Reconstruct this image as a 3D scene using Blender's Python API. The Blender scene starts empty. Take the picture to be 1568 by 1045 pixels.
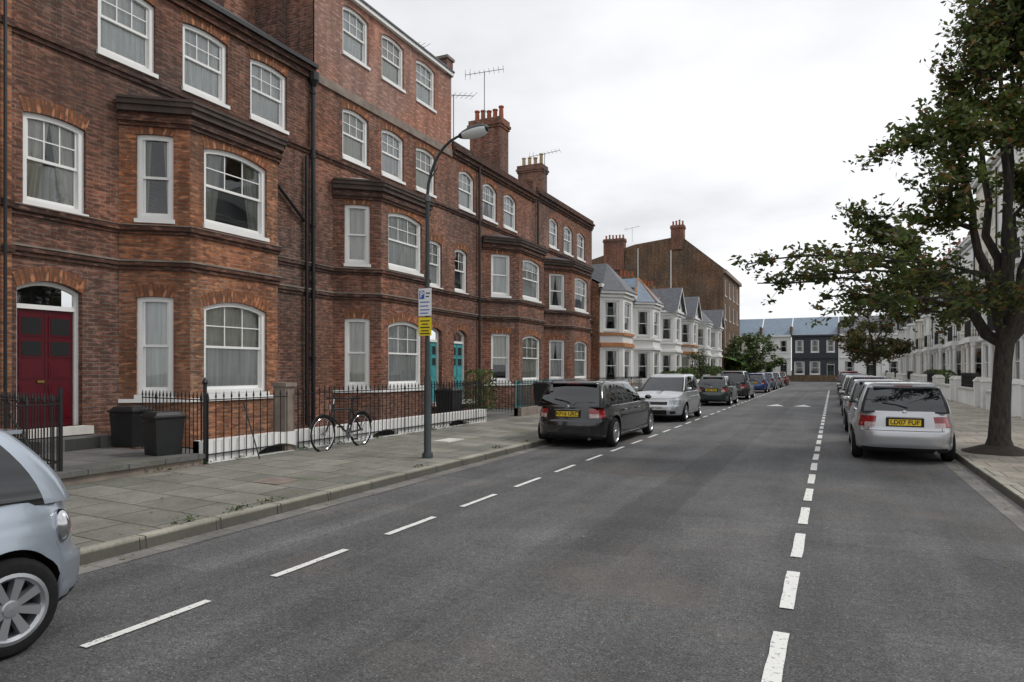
import bpy, math, random
import numpy as np
from mathutils import Vector
R=random.Random(7)
scene=bpy.context.scene
COL=scene.collection
# ---------------------------------------------------------------- materials
MATS={}
def newmat(name):
    m=bpy.data.materials.new(name); m.use_nodes=True
    nt=m.node_tree; b=nt.nodes['Principled BSDF']; MATS[name]=m
    return m,nt,b
def N(nt,t,**kw):
    n=nt.nodes.new(t)
    for k,v in kw.items():
        if hasattr(n,k): setattr(n,k,v)
        else: n.inputs[k].default_value=v
    return n
def mixc(nt,fac,a,b,blend='MIX'):
    n=nt.nodes.new('ShaderNodeMix'); n.data_type='RGBA'; n.blend_type=blend
    for sock,v in ((n.inputs[0],fac),(n.inputs[6],a),(n.inputs[7],b)):
        if hasattr(v,'is_linked') or isinstance(v,bpy.types.NodeSocket): nt.links.new(v,sock)
        elif isinstance(v,(int,float)): sock.default_value=v
        else: sock.default_value=(*v,1) if len(v)==3 else v
    return n.outputs[2]
def maprange(nt,v,a,b,c,d):
    n=nt.nodes.new('ShaderNodeMapRange'); nt.links.new(v,n.inputs[0])
    for i,x in enumerate((a,b,c,d)): n.inputs[i+1].default_value=x
    return n.outputs[0]
def mth(nt,op,a,b=0.0):
    n=nt.nodes.new('ShaderNodeMath'); n.operation=op
    for i,v in enumerate((a,b)):
        if isinstance(v,bpy.types.NodeSocket): nt.links.new(v,n.inputs[i])
        else: n.inputs[i].default_value=v
    return n.outputs[0]
def noise(nt,vec,scale,detail=3,rough=.55):
    n=N(nt,'ShaderNodeTexNoise'); n.inputs['Scale'].default_value=scale
    n.inputs['Detail'].default_value=detail; n.inputs['Roughness'].default_value=rough
    if vec is not None: nt.links.new(vec,n.inputs['Vector'])
    return n.outputs['Fac']
def mapping(nt,vec,scale=(1,1,1),rot=(0,0,0),loc=(0,0,0)):
    n=N(nt,'ShaderNodeMapping'); n.inputs['Scale'].default_value=scale; n.inputs['Rotation'].default_value=rot
    n.inputs['Location'].default_value=loc
    nt.links.new(vec,n.inputs['Vector']); return n.outputs[0]
def coord(nt,k='Object'): return nt.nodes.new('ShaderNodeTexCoord').outputs[k]
def grey(nt,sock):
    c=nt.nodes.new('ShaderNodeCombineColor')
    for i in range(3): nt.links.new(sock,c.inputs[i])
    return c.outputs[0]
def bump(nt,b,h,strength=.3,dist=.01):
    n=N(nt,'ShaderNodeBump'); n.inputs['Strength'].default_value=strength; n.inputs['Distance'].default_value=dist
    nt.links.new(h,n.inputs['Height']); nt.links.new(n.outputs[0],b.inputs['Normal'])
def simple(name,col,rough=.6,metal=0,var=.15,scale=3,bmp=0,coat=0,spec=.5):
    m,nt,b=newmat(name)
    b.inputs['Roughness'].default_value=rough; b.inputs['Metallic'].default_value=metal
    b.inputs['Coat Weight'].default_value=coat; b.inputs['Coat Roughness'].default_value=.04
    b.inputs['Specular IOR Level'].default_value=spec
    if var>0:
        f=noise(nt,coord(nt),scale,5)
        f=maprange(nt,f,.3,.7,0,1)
        c=mixc(nt,f,tuple(x*(1-var) for x in col),tuple(min(1,x*(1+var)) for x in col))
        nt.links.new(c,b.inputs['Base Color'])
        if bmp: bump(nt,b,noise(nt,coord(nt),scale*12,4),bmp,.01)
    else: b.inputs['Base Color'].default_value=(*col,1)
    return m
def brick(name,c1,c2,mortar=(.28,.24,.20),w=.225,h=.075,ms=.010,grime=(.56,1.22),dark=None,soot=.5):
    m,nt,b=newmat(name); uv=coord(nt,'UV')
    t=N(nt,'ShaderNodeTexBrick'); nt.links.new(uv,t.inputs['Vector'])
    t.inputs['Scale'].default_value=1; t.inputs['Brick Width'].default_value=w; t.inputs['Row Height'].default_value=h
    t.inputs['Mortar Size'].default_value=ms; t.inputs['Mortar Smooth'].default_value=.25; t.inputs['Bias'].default_value=-.1
    t.inputs['Color1'].default_value=(*c1,1); t.inputs['Color2'].default_value=(*c2,1); t.inputs['Mortar'].default_value=(*mortar,1)
    t.offset=.5
    g=maprange(nt,noise(nt,uv,.55,6,.65),.3,.7,grime[0],grime[1])
    c=mixc(nt,1.0,t.outputs['Color'],grey(nt,g),'MULTIPLY')
    st=maprange(nt,noise(nt,mapping(nt,uv,(2.2,.25,1)),1.3,5),.35,.7,.6,1.2)
    c=mixc(nt,1.0,c,grey(nt,st),'MULTIPLY')
    f2=maprange(nt,noise(nt,mapping(nt,uv,(4.4,13.3,1)),1.0,1),.52,.62,0,.8)
    c=mixc(nt,f2,c,dark or (c1[0]*.33,c1[1]*.40,c1[2]*.48))
    f3=maprange(nt,noise(nt,mapping(nt,uv,(4.4,13.3,1),loc=(7,3,0)),1.0,1),.56,.67,0,.65)
    c=mixc(nt,f3,c,(min(1,c1[0]*1.4),c1[1]*1.65,c1[2]*1.8))
    s_=maprange(nt,noise(nt,uv,.23,4,.6),.45,.66,0,soot)
    c=mixc(nt,s_,c,(.055,.043,.037))
    c=mixc(nt,1.0,c,mixc(nt,maprange(nt,noise(nt,mapping(nt,uv,loc=(11,5,0)),.35,3),.35,.65,0,1),(1.12,.98,.90),(.88,1.0,1.08)),'MULTIPLY')
    nt.links.new(c,b.inputs['Base Color']); b.inputs['Roughness'].default_value=.88
    b.inputs['Specular IOR Level'].default_value=.25
    inv=mth(nt,'SUBTRACT',1.0,t.outputs['Fac'])
    bump(nt,b,inv,.7,.012)
    return m
brick('brick_dark',(.235,.102,.068),(.135,.066,.048),(.24,.20,.165))
brick('brick_red',(.32,.13,.08),(.19,.085,.057),(.29,.24,.20))
brick('brick_orange',(.40,.165,.082),(.25,.105,.06),(.31,.25,.20),soot=.35)
brick('brick_pink',(.43,.21,.155),(.35,.17,.125),(.36,.27,.22),grime=(.85,1.1),dark=(.26,.14,.10),soot=.1)
brick('brick_arch',(.41,.165,.08),(.27,.11,.06),(.2,.14,.11),w=.3,h=.075,soot=.2)
brick('brick_stock',(.29,.185,.10),(.18,.105,.06),(.2,.17,.12))
brick('brick_rear',(.25,.145,.085),(.155,.09,.058),(.18,.14,.10))
brick('brick_mould',(.18,.088,.062),(.12,.064,.048),(.09,.065,.055),grime=(.4,1.1))
simple('white_paint',(.80,.80,.78),.45,var=.06,scale=1.5)
simple('white_stucco',(.76,.76,.74),.75,var=.08,scale=.8)
simple('cream_stucco',(.66,.61,.51),.75,var=.1,scale=.8)
simple('stone_sill',(.60,.58,.54),.8,var=.15)
simple('stone_trim',(.22,.18,.15),.85,var=.3)
simple('cornice_brown',(.075,.055,.046),.85,var=.35)
simple('slate',(.10,.105,.12),.6,var=.25,scale=4)
simple('slate_blue',(.16,.21,.27),.6,var=.2,scale=3)
simple('lead_roof',(.42,.43,.44),.55,var=.15)
simple('terracotta',(.33,.10,.05),.8,var=.2)
simple('pot_cream',(.42,.33,.2),.8,var=.2)
simple('black_metal',(.010,.010,.011),.45,var=.2,scale=9)
simple('grey_metal',(.10,.105,.11),.45,metal=.3,var=.15)
simple('lamp_green',(.022,.032,.034),.5,var=.2)
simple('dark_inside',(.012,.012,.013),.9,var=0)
simple('charcoal_paint',(.035,.04,.05),.6,var=.2)
simple('red_door',(.085,.004,.010),.25,var=.1)
simple('teal_door',(.06,.33,.35),.4,var=.08)
simple('door_dark',(.03,.05,.05),.4,var=.08)
simple('brass',(.5,.35,.1),.3,metal=1,var=0)
simple('rubber',(.012,.012,.012),.85,var=.2,scale=20,spec=.2)
simple('plastic_black',(.014,.014,.015),.5,var=.15,scale=8,spec=.3)
simple('bin_black',(.012,.013,.014),.45,var=.3,scale=8)
simple('alloy',(.45,.46,.48),.3,metal=.8,var=.05)
simple('chrome',(.6,.6,.62),.12,metal=1,var=0)
simple('plate_yellow',(.75,.52,.02),.4,var=.03)
simple('plate_white',(.7,.7,.68),.4,var=.03)
simple('ink',(.01,.01,.01),.5,var=0)
simple('tail_red',(.26,.006,.010),.15,var=.4,scale=16,coat=1)
simple('tail_clear',(.45,.33,.32),.12,var=.25,scale=20,coat=1)
simple('head_clear',(.30,.32,.35),.06,metal=.5,var=.6,scale=14,coat=1)
simple('sign_blue',(.02,.10,.42),.4,var=0)
simple('sign_white',(.75,.76,.77),.4,var=.04)
simple('sign_yellow',(.78,.62,.02),.4,var=.04)
simple('soil',(.035,.025,.018),.95,var=.4,scale=6,bmp=.8)
simple('awning',(.12,.32,.05),.7,var=.1)
simple('aerial',(.12,.12,.13),.4,metal=.5,var=0)
simple('orange_render',(.42,.19,.08),.8,var=.15)
def bark():
    m,nt,b=newmat('bark'); v=mapping(nt,coord(nt),(1,1,.25))
    f=noise(nt,v,22,6,.7); c=mixc(nt,maprange(nt,f,.35,.65,0,1),(.018,.015,.012),(.07,.06,.048))
    nt.links.new(c,b.inputs['Base Color']); b.inputs['Roughness'].default_value=.9; bump(nt,b,f,.9,.03)
bark()
def curtain(name,col):
    m,nt,b=newmat(name); f=noise(nt,mapping(nt,coord(nt),(9,9,.4)),1.5,3)
    c=mixc(nt,maprange(nt,f,.35,.65,0,1),tuple(x*.72 for x in col),col)
    nt.links.new(c,b.inputs['Base Color']); b.inputs['Roughness'].default_value=.95
curtain('curtain_white',(.86,.86,.83)); curtain('curtain_cream',(.74,.71,.62)); curtain('curtain_floral',(.40,.39,.33))
def glass(name,tint=(.9,.92,.92),minr=.1):
    m,nt,b=newmat(name); nt.nodes.remove(b)
    out=nt.nodes['Material Output']
    tr=N(nt,'ShaderNodeBsdfTransparent'); tr.inputs[0].default_value=(*tint,1)
    gl=N(nt,'ShaderNodeBsdfGlossy'); gl.inputs['Roughness'].default_value=.02; gl.inputs[0].default_value=(.9,.93,.95,1)
    bp=N(nt,'ShaderNodeBump'); bp.inputs['Strength'].default_value=.04; bp.inputs['Distance'].default_value=.05
    nt.links.new(noise(nt,coord(nt),1.3,1),bp.inputs['Height']); nt.links.new(bp.outputs[0],gl.inputs['Normal'])
    fr=N(nt,'ShaderNodeFresnel'); fr.inputs[0].default_value=1.5
    f=maprange(nt,fr.outputs[0],0,1,minr,1)
    mx=N(nt,'ShaderNodeMixShader'); nt.links.new(f,mx.inputs[0]); nt.links.new(tr.outputs[0],mx.inputs[1]); nt.links.new(gl.outputs[0],mx.inputs[2])
    nt.links.new(mx.outputs[0],out.inputs[0])
glass('window_glass',minr=.05); glass('car_glass',tint=(.10,.11,.12),minr=.05)
def leafmat(name,a,b_,c_,tr=.25):
    m,nt,b=newmat(name); out=nt.nodes['Material Output']
    g=N(nt,'ShaderNodeNewGeometry')
    ramp=N(nt,'ShaderNodeValToRGB'); e=ramp.color_ramp.elements
    e[0].position=0; e[0].color=(*a,1); e[1].position=.78; e[1].color=(*b_,1); x=ramp.color_ramp.elements.new(.96); x.color=(*c_,1)
    nt.links.new(g.outputs['Random Per Island'],ramp.inputs[0])
    cl=maprange(nt,noise(nt,coord(nt),.9,2),.35,.65,.6,1.35)
    c=mixc(nt,1.0,ramp.outputs[0],grey(nt,cl),'MULTIPLY')
    nt.links.new(c,b.inputs['Base Color']); b.inputs['Roughness'].default_value=.45; b.inputs['Specular IOR Level'].default_value=.35
    t=N(nt,'ShaderNodeBsdfTranslucent'); nt.links.new(c,t.inputs[0])
    mx=N(nt,'ShaderNodeMixShader'); mx.inputs[0].default_value=tr
    nt.links.new(b.outputs[0],mx.inputs[1]); nt.links.new(t.outputs[0],mx.inputs[2]); nt.links.new(mx.outputs[0],out.inputs[0])
leafmat('leaf_tree',(.045,.075,.018),(.12,.155,.035),(.20,.10,.04),.42)
leafmat('leaf_hedge',(.03,.06,.015),(.09,.14,.035),(.14,.15,.05))
leafmat('leaf_autumn',(.04,.055,.016),(.10,.10,.03),(.17,.08,.03),.3)
leafmat('leaf_litter',(.22,.13,.04),(.30,.20,.05),(.15,.06,.02),.0)
def asphalt():
    m,nt,b=newmat('asphalt'); o=coord(nt); s=N(nt,'ShaderNodeSeparateXYZ'); nt.links.new(o,s.inputs[0])
    fine=noise(nt,o,60,4,.85); med=noise(nt,o,17,4,.8)
    v=N(nt,'ShaderNodeTexVoronoi'); v.inputs['Scale'].default_value=40; nt.links.new(o,v.inputs['Vector'])
    c=mixc(nt,maprange(nt,fine,.38,.62,0,1),(.035,.037,.04),(.165,.165,.165))
    c=mixc(nt,1.0,c,grey(nt,maprange(nt,med,.35,.65,.70,1.28)),'MULTIPLY')
    sp=maprange(nt,v.outputs['Distance'],.0,.28,1,0)
    c=mixc(nt,mth(nt,'MULTIPLY',sp,maprange(nt,noise(nt,o,27,2),.48,.56,0,.95)),c,(.42,.41,.38))
    big=maprange(nt,noise(nt,mapping(nt,o,(.9,.07,1)),1.4,5,.6),.3,.7,.68,1.26)
    c=mixc(nt,1.0,c,grey(nt,big),'MULTIPLY')
    pat=maprange(nt,noise(nt,o,.55,6,.68),.32,.7,.70,1.26)
    c=mixc(nt,1.0,c,grey(nt,pat),'MULTIPLY')
    c=mixc(nt,maprange(nt,noise(nt,mapping(nt,o,loc=(5,2,0)),.42,5,.6),.54,.68,0,.45),c,(.16,.13,.105))
    def rng(sock,a,b_): return mth(nt,'MULTIPLY',mth(nt,'GREATER_THAN',sock,a),mth(nt,'LESS_THAN',sock,b_))
    wob=mth(nt,'ADD',s.outputs[0],maprange(nt,noise(nt,o,1.2,3),.3,.7,-.04,.04)); woy=mth(nt,'ADD',s.outputs[1],maprange(nt,noise(nt,o,1.5,3),.3,.7,-.05,.05))
    for x0,x1,y0,y1,k in ((-5.75,-4.9,4.2,9.6,1.28),(-2.4,-1.75,6.2,60,.80),(-4.1,-2.3,11,13.2,.82),(-1.6,1.7,7.6,8.3,1.15),(.3,1.2,1.2,5.2,1.18),(-4.9,-4.4,10,40,1.2),(-3.2,-2.6,1,7,1.12)):
        msk=mth(nt,'MULTIPLY',rng(wob,x0,x1),rng(woy,y0,y1)); mult=mth(nt,'ADD',mth(nt,'MULTIPLY',msk,k-1.0),1.0)
        c=mixc(nt,1.0,c,grey(nt,mult),'MULTIPLY')
    n=noise(nt,o,.8,6,.6); cr=mth(nt,'ABSOLUTE',mth(nt,'SUBTRACT',n,.5)); crm=maprange(nt,cr,0,.003,.6,0)
    c=mixc(nt,crm,c,(.025,.025,.025))
    nt.links.new(c,b.inputs['Base Color']); b.inputs['Roughness'].default_value=.75; b.inputs['Specular IOR Level'].default_value=.35
    bump(nt,b,fine,.9,.012)
asphalt()
def marking():
    m,nt,b=newmat('road_paint'); o=coord(nt)
    f=noise(nt,o,24,6,.8); c=mixc(nt,maprange(nt,f,.56,.62,0,1),(.70,.70,.67),(.16,.16,.16))
    nt.links.new(c,b.inputs['Base Color']); b.inputs['Roughness'].default_value=.7
marking()
def paving(name,w,h,c1,c2,mortar,rot=0,ms=.012,dirtz=None):
    m,nt,b=newmat(name); o=mapping(nt,coord(nt),rot=(0,0,rot))
    t=N(nt,'ShaderNodeTexBrick'); nt.links.new(o,t.inputs['Vector']); t.inputs['Scale'].default_value=1
    t.inputs['Brick Width'].default_value=w; t.inputs['Row Height'].default_value=h; t.inputs['Mortar Size'].default_value=ms
    t.inputs['Mortar Smooth'].default_value=.3
    t.inputs['Color1'].default_value=(*c1,1); t.inputs['Color2'].default_value=(*c2,1); t.inputs['Mortar'].default_value=(*mortar,1)
    g=maprange(nt,noise(nt,coord(nt),1.1,6,.65),.3,.7,.62,1.2)
    c=mixc(nt,1.0,t.outputs['Color'],grey(nt,g),'MULTIPLY')
    g2=maprange(nt,noise(nt,coord(nt),26,5,.75),.3,.7,.75,1.2)
    c=mixc(nt,1.0,c,grey(nt,g2),'MULTIPLY')
    ms_=maprange(nt,noise(nt,coord(nt),.9,6,.7),.56,.7,0,.6)
    c=mixc(nt,ms_,c,(.085,.095,.05))
    if dirtz:
        s=N(nt,'ShaderNodeSeparateXYZ'); nt.links.new(coord(nt),s.inputs[0])
        c=mixc(nt,maprange(nt,s.outputs[2],dirtz-.02,dirtz,.85,0),c,(.05,.047,.038))
    nt.links.new(c,b.inputs['Base Color']); b.inputs['Roughness'].default_value=.85
    bump(nt,b,mth(nt,'SUBTRACT',1.0,t.outputs['Fac']),.4,.01)
paving('paving_stone',.75,.6,(.25,.24,.205),(.145,.145,.125),(.055,.06,.032))
paving('kerb_stone',.9,.9,(.38,.36,.30),(.28,.265,.22),(.06,.06,.05),rot=0,dirtz=.112)
paving('gutter',.5,.3,(.21,.20,.185),(.155,.15,.145),(.09,.09,.085),ms=.006)
paving('yard_stone',.6,.6,(.17,.165,.16),(.125,.125,.12),(.05,.05,.045))
paving('pale_paving',.6,.6,(.38,.34,.285),(.28,.26,.22),(.14,.13,.11))
simple('ground_soil',(.09,.09,.08),.95,var=.2)
def carpaint(name,col,metal,rough,gaps,hl):
    m,nt,b=newmat(name); o=coord(nt); s=N(nt,'ShaderNodeSeparateXYZ'); nt.links.new(o,s.inputs[0])
    f=None
    for g in gaps:
        d=mth(nt,'ABSOLUTE',mth(nt,'SUBTRACT',s.outputs[0],g)); l=mth(nt,'LESS_THAN',d,.006)
        f=l if f is None else mth(nt,'MAXIMUM',f,l)
    f=mth(nt,'MULTIPLY',f,mth(nt,'GREATER_THAN',s.outputs[2],.27))
    rear=mth(nt,'LESS_THAN',s.outputs[0],-hl+.14); ay=mth(nt,'ABSOLUTE',s.outputs[1])
    l1=mth(nt,'LESS_THAN',mth(nt,'ABSOLUTE',mth(nt,'SUBTRACT',ay,.60)),.006)
    l1=mth(nt,'MULTIPLY',l1,mth(nt,'GREATER_THAN',s.outputs[2],.6)); l2=mth(nt,'LESS_THAN',mth(nt,'ABSOLUTE',mth(nt,'SUBTRACT',s.outputs[2],.605)),.006)
    f=mth(nt,'MAXIMUM',f,mth(nt,'MULTIPLY',rear,mth(nt,'MAXIMUM',l1,l2)))
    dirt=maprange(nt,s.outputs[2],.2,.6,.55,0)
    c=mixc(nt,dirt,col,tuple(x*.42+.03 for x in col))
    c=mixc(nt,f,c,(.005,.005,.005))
    nt.links.new(c,b.inputs['Base Color']); b.inputs['Metallic'].default_value=metal; b.inputs['Roughness'].default_value=rough
    b.inputs['Coat Weight'].default_value=1; b.inputs['Coat Roughness'].default_value=.05
# ---------------------------------------------------------------- mesh builder
class MB:
    def __init__(s): s.v=[];s.f=[];s.m=[];s.uv={};s.names=[]
    def mi(s,n):
        if n not in s.names: s.names.append(n)
        return s.names.index(n)
    def add(s,pts,mat,uv=None):
        k=len(s.v); s.v.extend([tuple(p) for p in pts]); s.f.append(tuple(range(k,k+len(pts)))); s.m.append(s.mi(mat))
        if uv: s.uv[len(s.f)-1]=uv
    def box(s,x0,x1,y0,y1,z0,z1,mat):
        s.hexa([(x0,y0),(x1,y0),(x1,y1),(x0,y1)],z0,z1,mat)
    def hexa(s,q,z0,z1,mat,top=None):
        n=len(q); k=len(s.v); tq=top or q
        s.v.extend([(p[0],p[1],z0) for p in q]+[(p[0],p[1],z1) for p in tq]); mi=s.mi(mat)
        for i in range(n):
            j=(i+1)%n; s.f.append((k+i,k+j,k+n+j,k+n+i)); s.m.append(mi)
        s.f.append(tuple(k+n+i for i in range(n))); s.m.append(mi)
        s.f.append(tuple(k+i for i in reversed(range(n)))); s.m.append(mi)
    def tube(s,pts,rad,mat,n=8,cap=True):
        pts=[Vector(p) for p in pts]; k=len(s.v); mi=s.mi(mat)
        if not isinstance(rad,(list,tuple)): rad=[rad]*len(pts)
        up=None
        for i,p in enumerate(pts):
            t=(pts[min(i+1,len(pts)-1)]-pts[max(i-1,0)]).normalized()
            if up is None: up=Vector((0,0,1)) if abs(t.z)<.9 else Vector((1,0,0))
            a=t.cross(up)
            if a.length<1e-4: a=t.cross(Vector((0,1,0)))
            a.normalize(); b=t.cross(a).normalized()
            for j in range(n):
                q=2*math.pi*j/n; s.v.append(tuple(p+a*math.cos(q)*rad[i]+b*math.sin(q)*rad[i]))
        for i in range(len(pts)-1):
            for j in range(n):
                j2=(j+1)%n; s.f.append((k+i*n+j,k+i*n+j2,k+(i+1)*n+j2,k+(i+1)*n+j)); s.m.append(mi)
        if cap:
            s.f.append(tuple(k+j for j in range(n))); s.m.append(mi)
            e=k+(len(pts)-1)*n; s.f.append(tuple(e+j for j in range(n))); s.m.append(mi)
    def lathe(s,c,axis,prof,mat,n=24):
        ax=Vector(axis).normalized(); a=ax.cross(Vector((0,0,1))) if abs(ax.z)<.9 else Vector((1,0,0)); a.normalize(); b=ax.cross(a)
        k=len(s.v); c=Vector(c)
        for r,h in prof:
            for j in range(n):
                q=2*math.pi*j/n; s.v.append(tuple(c+ax*h+a*math.cos(q)*r+b*math.sin(q)*r))
        for i in range(len(prof)-1):
            mm=s.mi(mat if isinstance(mat,str) else mat[i])
            for j in range(n):
                j2=(j+1)%n; s.f.append((k+i*n+j,k+i*n+j2,k+(i+1)*n+j2,k+(i+1)*n+j)); s.m.append(mm)
    def obj(s,name,parent=None,smooth=None,loc=None):
        me=bpy.data.meshes.new(name); me.from_pydata(s.v,[],s.f)
        for n in s.names: me.materials.append(MATS[n])
        me.polygons.foreach_set('material_index',s.m)
        uvl=me.uv_layers.new(name='UVMap'); arr=np.zeros(len(me.loops)*2,dtype=np.float32)
        me.update()
        for p in me.polygons:
            if p.index in s.uv:
                for i,li in enumerate(p.loop_indices): arr[2*li:2*li+2]=s.uv[p.index][i]
                continue
            nn=p.normal
            if abs(nn.z)>.7:
                for li in p.loop_indices:
                    c=s.v[me.loops[li].vertex_index]; arr[2*li]=c[0];arr[2*li+1]=c[1]
            else:
                l=math.hypot(nn.x,nn.y) or 1; tx,ty=-nn.y/l,nn.x/l
                for li in p.loop_indices:
                    c=s.v[me.loops[li].vertex_index]; arr[2*li]=c[0]*tx+c[1]*ty; arr[2*li+1]=c[2]
        uvl.data.foreach_set('uv',arr)
        if smooth is not None:
            me.polygons.foreach_set('use_smooth',[True]*len(me.polygons)); me.set_sharp_from_angle(angle=math.radians(smooth))
        o=bpy.data.objects.new(name,me); COL.objects.link(o)
        if parent: o.parent=parent
        if loc: o.location=loc
        return o
def empty(name,loc=(0,0,0),rz=0):
    e=bpy.data.objects.new(name,None); COL.objects.link(e); e.location=loc; e.rotation_euler=(0,0,rz); e.empty_display_size=.3
    return e
# ---------------------------------------------------------------- facade tools
def frame(P0,P1):
    L=math.hypot(P1[0]-P0[0],P1[1]-P0[1]); tx,ty=(P1[0]-P0[0])/L,(P1[1]-P0[1])/L
    return L,(lambda s,z,d=0:(P0[0]+tx*s+ty*d,P0[1]+ty*s-tx*d,z))
def obox(mb,P,s0,s1,z0,z1,d0,d1,mat):
    q=[P(s0,0,d0)[:2],P(s1,0,d0)[:2],P(s1,0,d1)[:2],P(s0,0,d1)[:2]]; mb.hexa(q,z0,z1,mat)
def arcz(o,s):
    sm=(o['s0']+o['s1'])/2; h=(o['s1']-o['s0'])/2
    return o['z1']-o.get('rise',0)*((s-sm)/h)**2
def wall(mb,wm,P0,P1,z0,z1,ops,mat,detail=2):
    L,P=frame(P0,P1)
    ss=sorted(set([0,L]+[o['s0'] for o in ops]+[o['s1'] for o in ops])); zz=sorted(set([z0,z1]+[o['z0'] for o in ops]+[o['z1'] for o in ops]))
    zz=[z for z in zz if z0<=z<=z1]
    for i in range(len(ss)-1):
        for j in range(len(zz)-1):
            cs,cz=(ss[i]+ss[i+1])/2,(zz[j]+zz[j+1])/2
            if any(o['s0']<cs<o['s1'] and o['z0']<cz<o['z1'] for o in ops): continue
            mb.add([P(ss[i],zz[j]),P(ss[i+1],zz[j]),P(ss[i+1],zz[j+1]),P(ss[i],zz[j+1])],mat)
    for o in ops:
        if o['z0']>z1: continue
        dep=o.get('dep',.06); rm=o.get('reveal',mat); a,b,c,d=o['s0'],o['s1'],o['z0'],o['z1']; ze=d-o.get('rise',0)
        n=8 if o.get('rise',0)>0 else 1
        mb.add([P(a,c),P(a,ze),P(a,ze,-dep-.1),P(a,c,-dep-.1)],rm); mb.add([P(b,c),P(b,ze),P(b,ze,-dep-.1),P(b,c,-dep-.1)],rm)
        mb.add([P(a,c),P(b,c),P(b,c,-dep-.1),P(a,c,-dep-.1)],rm)
        xs=[a+(b-a)*i/n for i in range(n+1)]
        for i in range(n):
            za,zb=arcz(o,xs[i]),arcz(o,xs[i+1])
            if n>1: mb.add([P(xs[i],za),P(xs[i+1],zb),P(xs[i+1],d),P(xs[i],d)],mat)
            mb.add([P(xs[i],za),P(xs[i+1],zb),P(xs[i+1],zb,-dep-.1),P(xs[i],za,-dep-.1)],rm)
        am=o.get('arch')
        if am:
            h=.24; e=.05; n2=10; w=b-a
            for i in range(n2):
                def pt(t,up):
                    s=a+w*t; z=arcz(o,s)
                    if up: s=a-e*1.6+(w+e*3.2)*t; z=z+h
                    return s,z
                (s1_,z1_),(s2_,z2_),(s3_,z3_),(s4_,z4_)=pt(i/n2,0),pt((i+1)/n2,0),pt((i+1)/n2,1),pt(i/n2,1)
                mb.add([P(s1_,z1_,.006),P(s2_,z2_,.006),P(s3_,z3_,.006),P(s4_,z4_,.006)],am,
                       uv=[(0.01,w*i/n2),(0.01,w*(i+1)/n2),(.25,w*(i+1)/n2),(.25,w*i/n2)])
        if o.get('kind','sash')=='sash': sash(wm,P,o,dep,detail)
        elif o['kind']=='door': door(wm,P,o,dep)
def topstrip(mb,P,o,fw,d0,d1,mat,n=8):
    a,b=o['s0'],o['s1']
    for i in range(n):
        x0,x1=a+(b-a)*i/n,a+(b-a)*(i+1)/n; za,zb=arcz(o,x0),arcz(o,x1)
        mb.add([P(x0,za-fw,d1),P(x1,zb-fw,d1),P(x1,zb,d1),P(x0,za,d1)],mat)
        mb.add([P(x0,za-fw,d1),P(x1,zb-fw,d1),P(x1,zb-fw,d0),P(x0,za-fw,d0)],mat)
def ribbons(mb,P,sa0,sb0,sa1,sb1,z0,z1,d,mat,amp=.02):
    n=max(4,int(abs(sb1-sa1)/.035)); ph=R.random()*6
    pr=None
    for i in range(n+1):
        t=i/n; dd=d+amp*math.sin(ph+i*2.1)+amp*.5*math.sin(i*.9)
        c=[P(sa0+(sb0-sa0)*t,z0,dd),P((sa0*.45+sa1*.55)+((sb0*.45+sb1*.55)-(sa0*.45+sa1*.55))*t,(z0+z1)/2,dd*1.0),P(sa1+(sb1-sa1)*t,z1,dd)]
        if pr:
            mb.add([pr[0],c[0],c[1],pr[1]],mat); mb.add([pr[1],c[1],c[2],pr[2]],mat)
        pr=c
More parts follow.
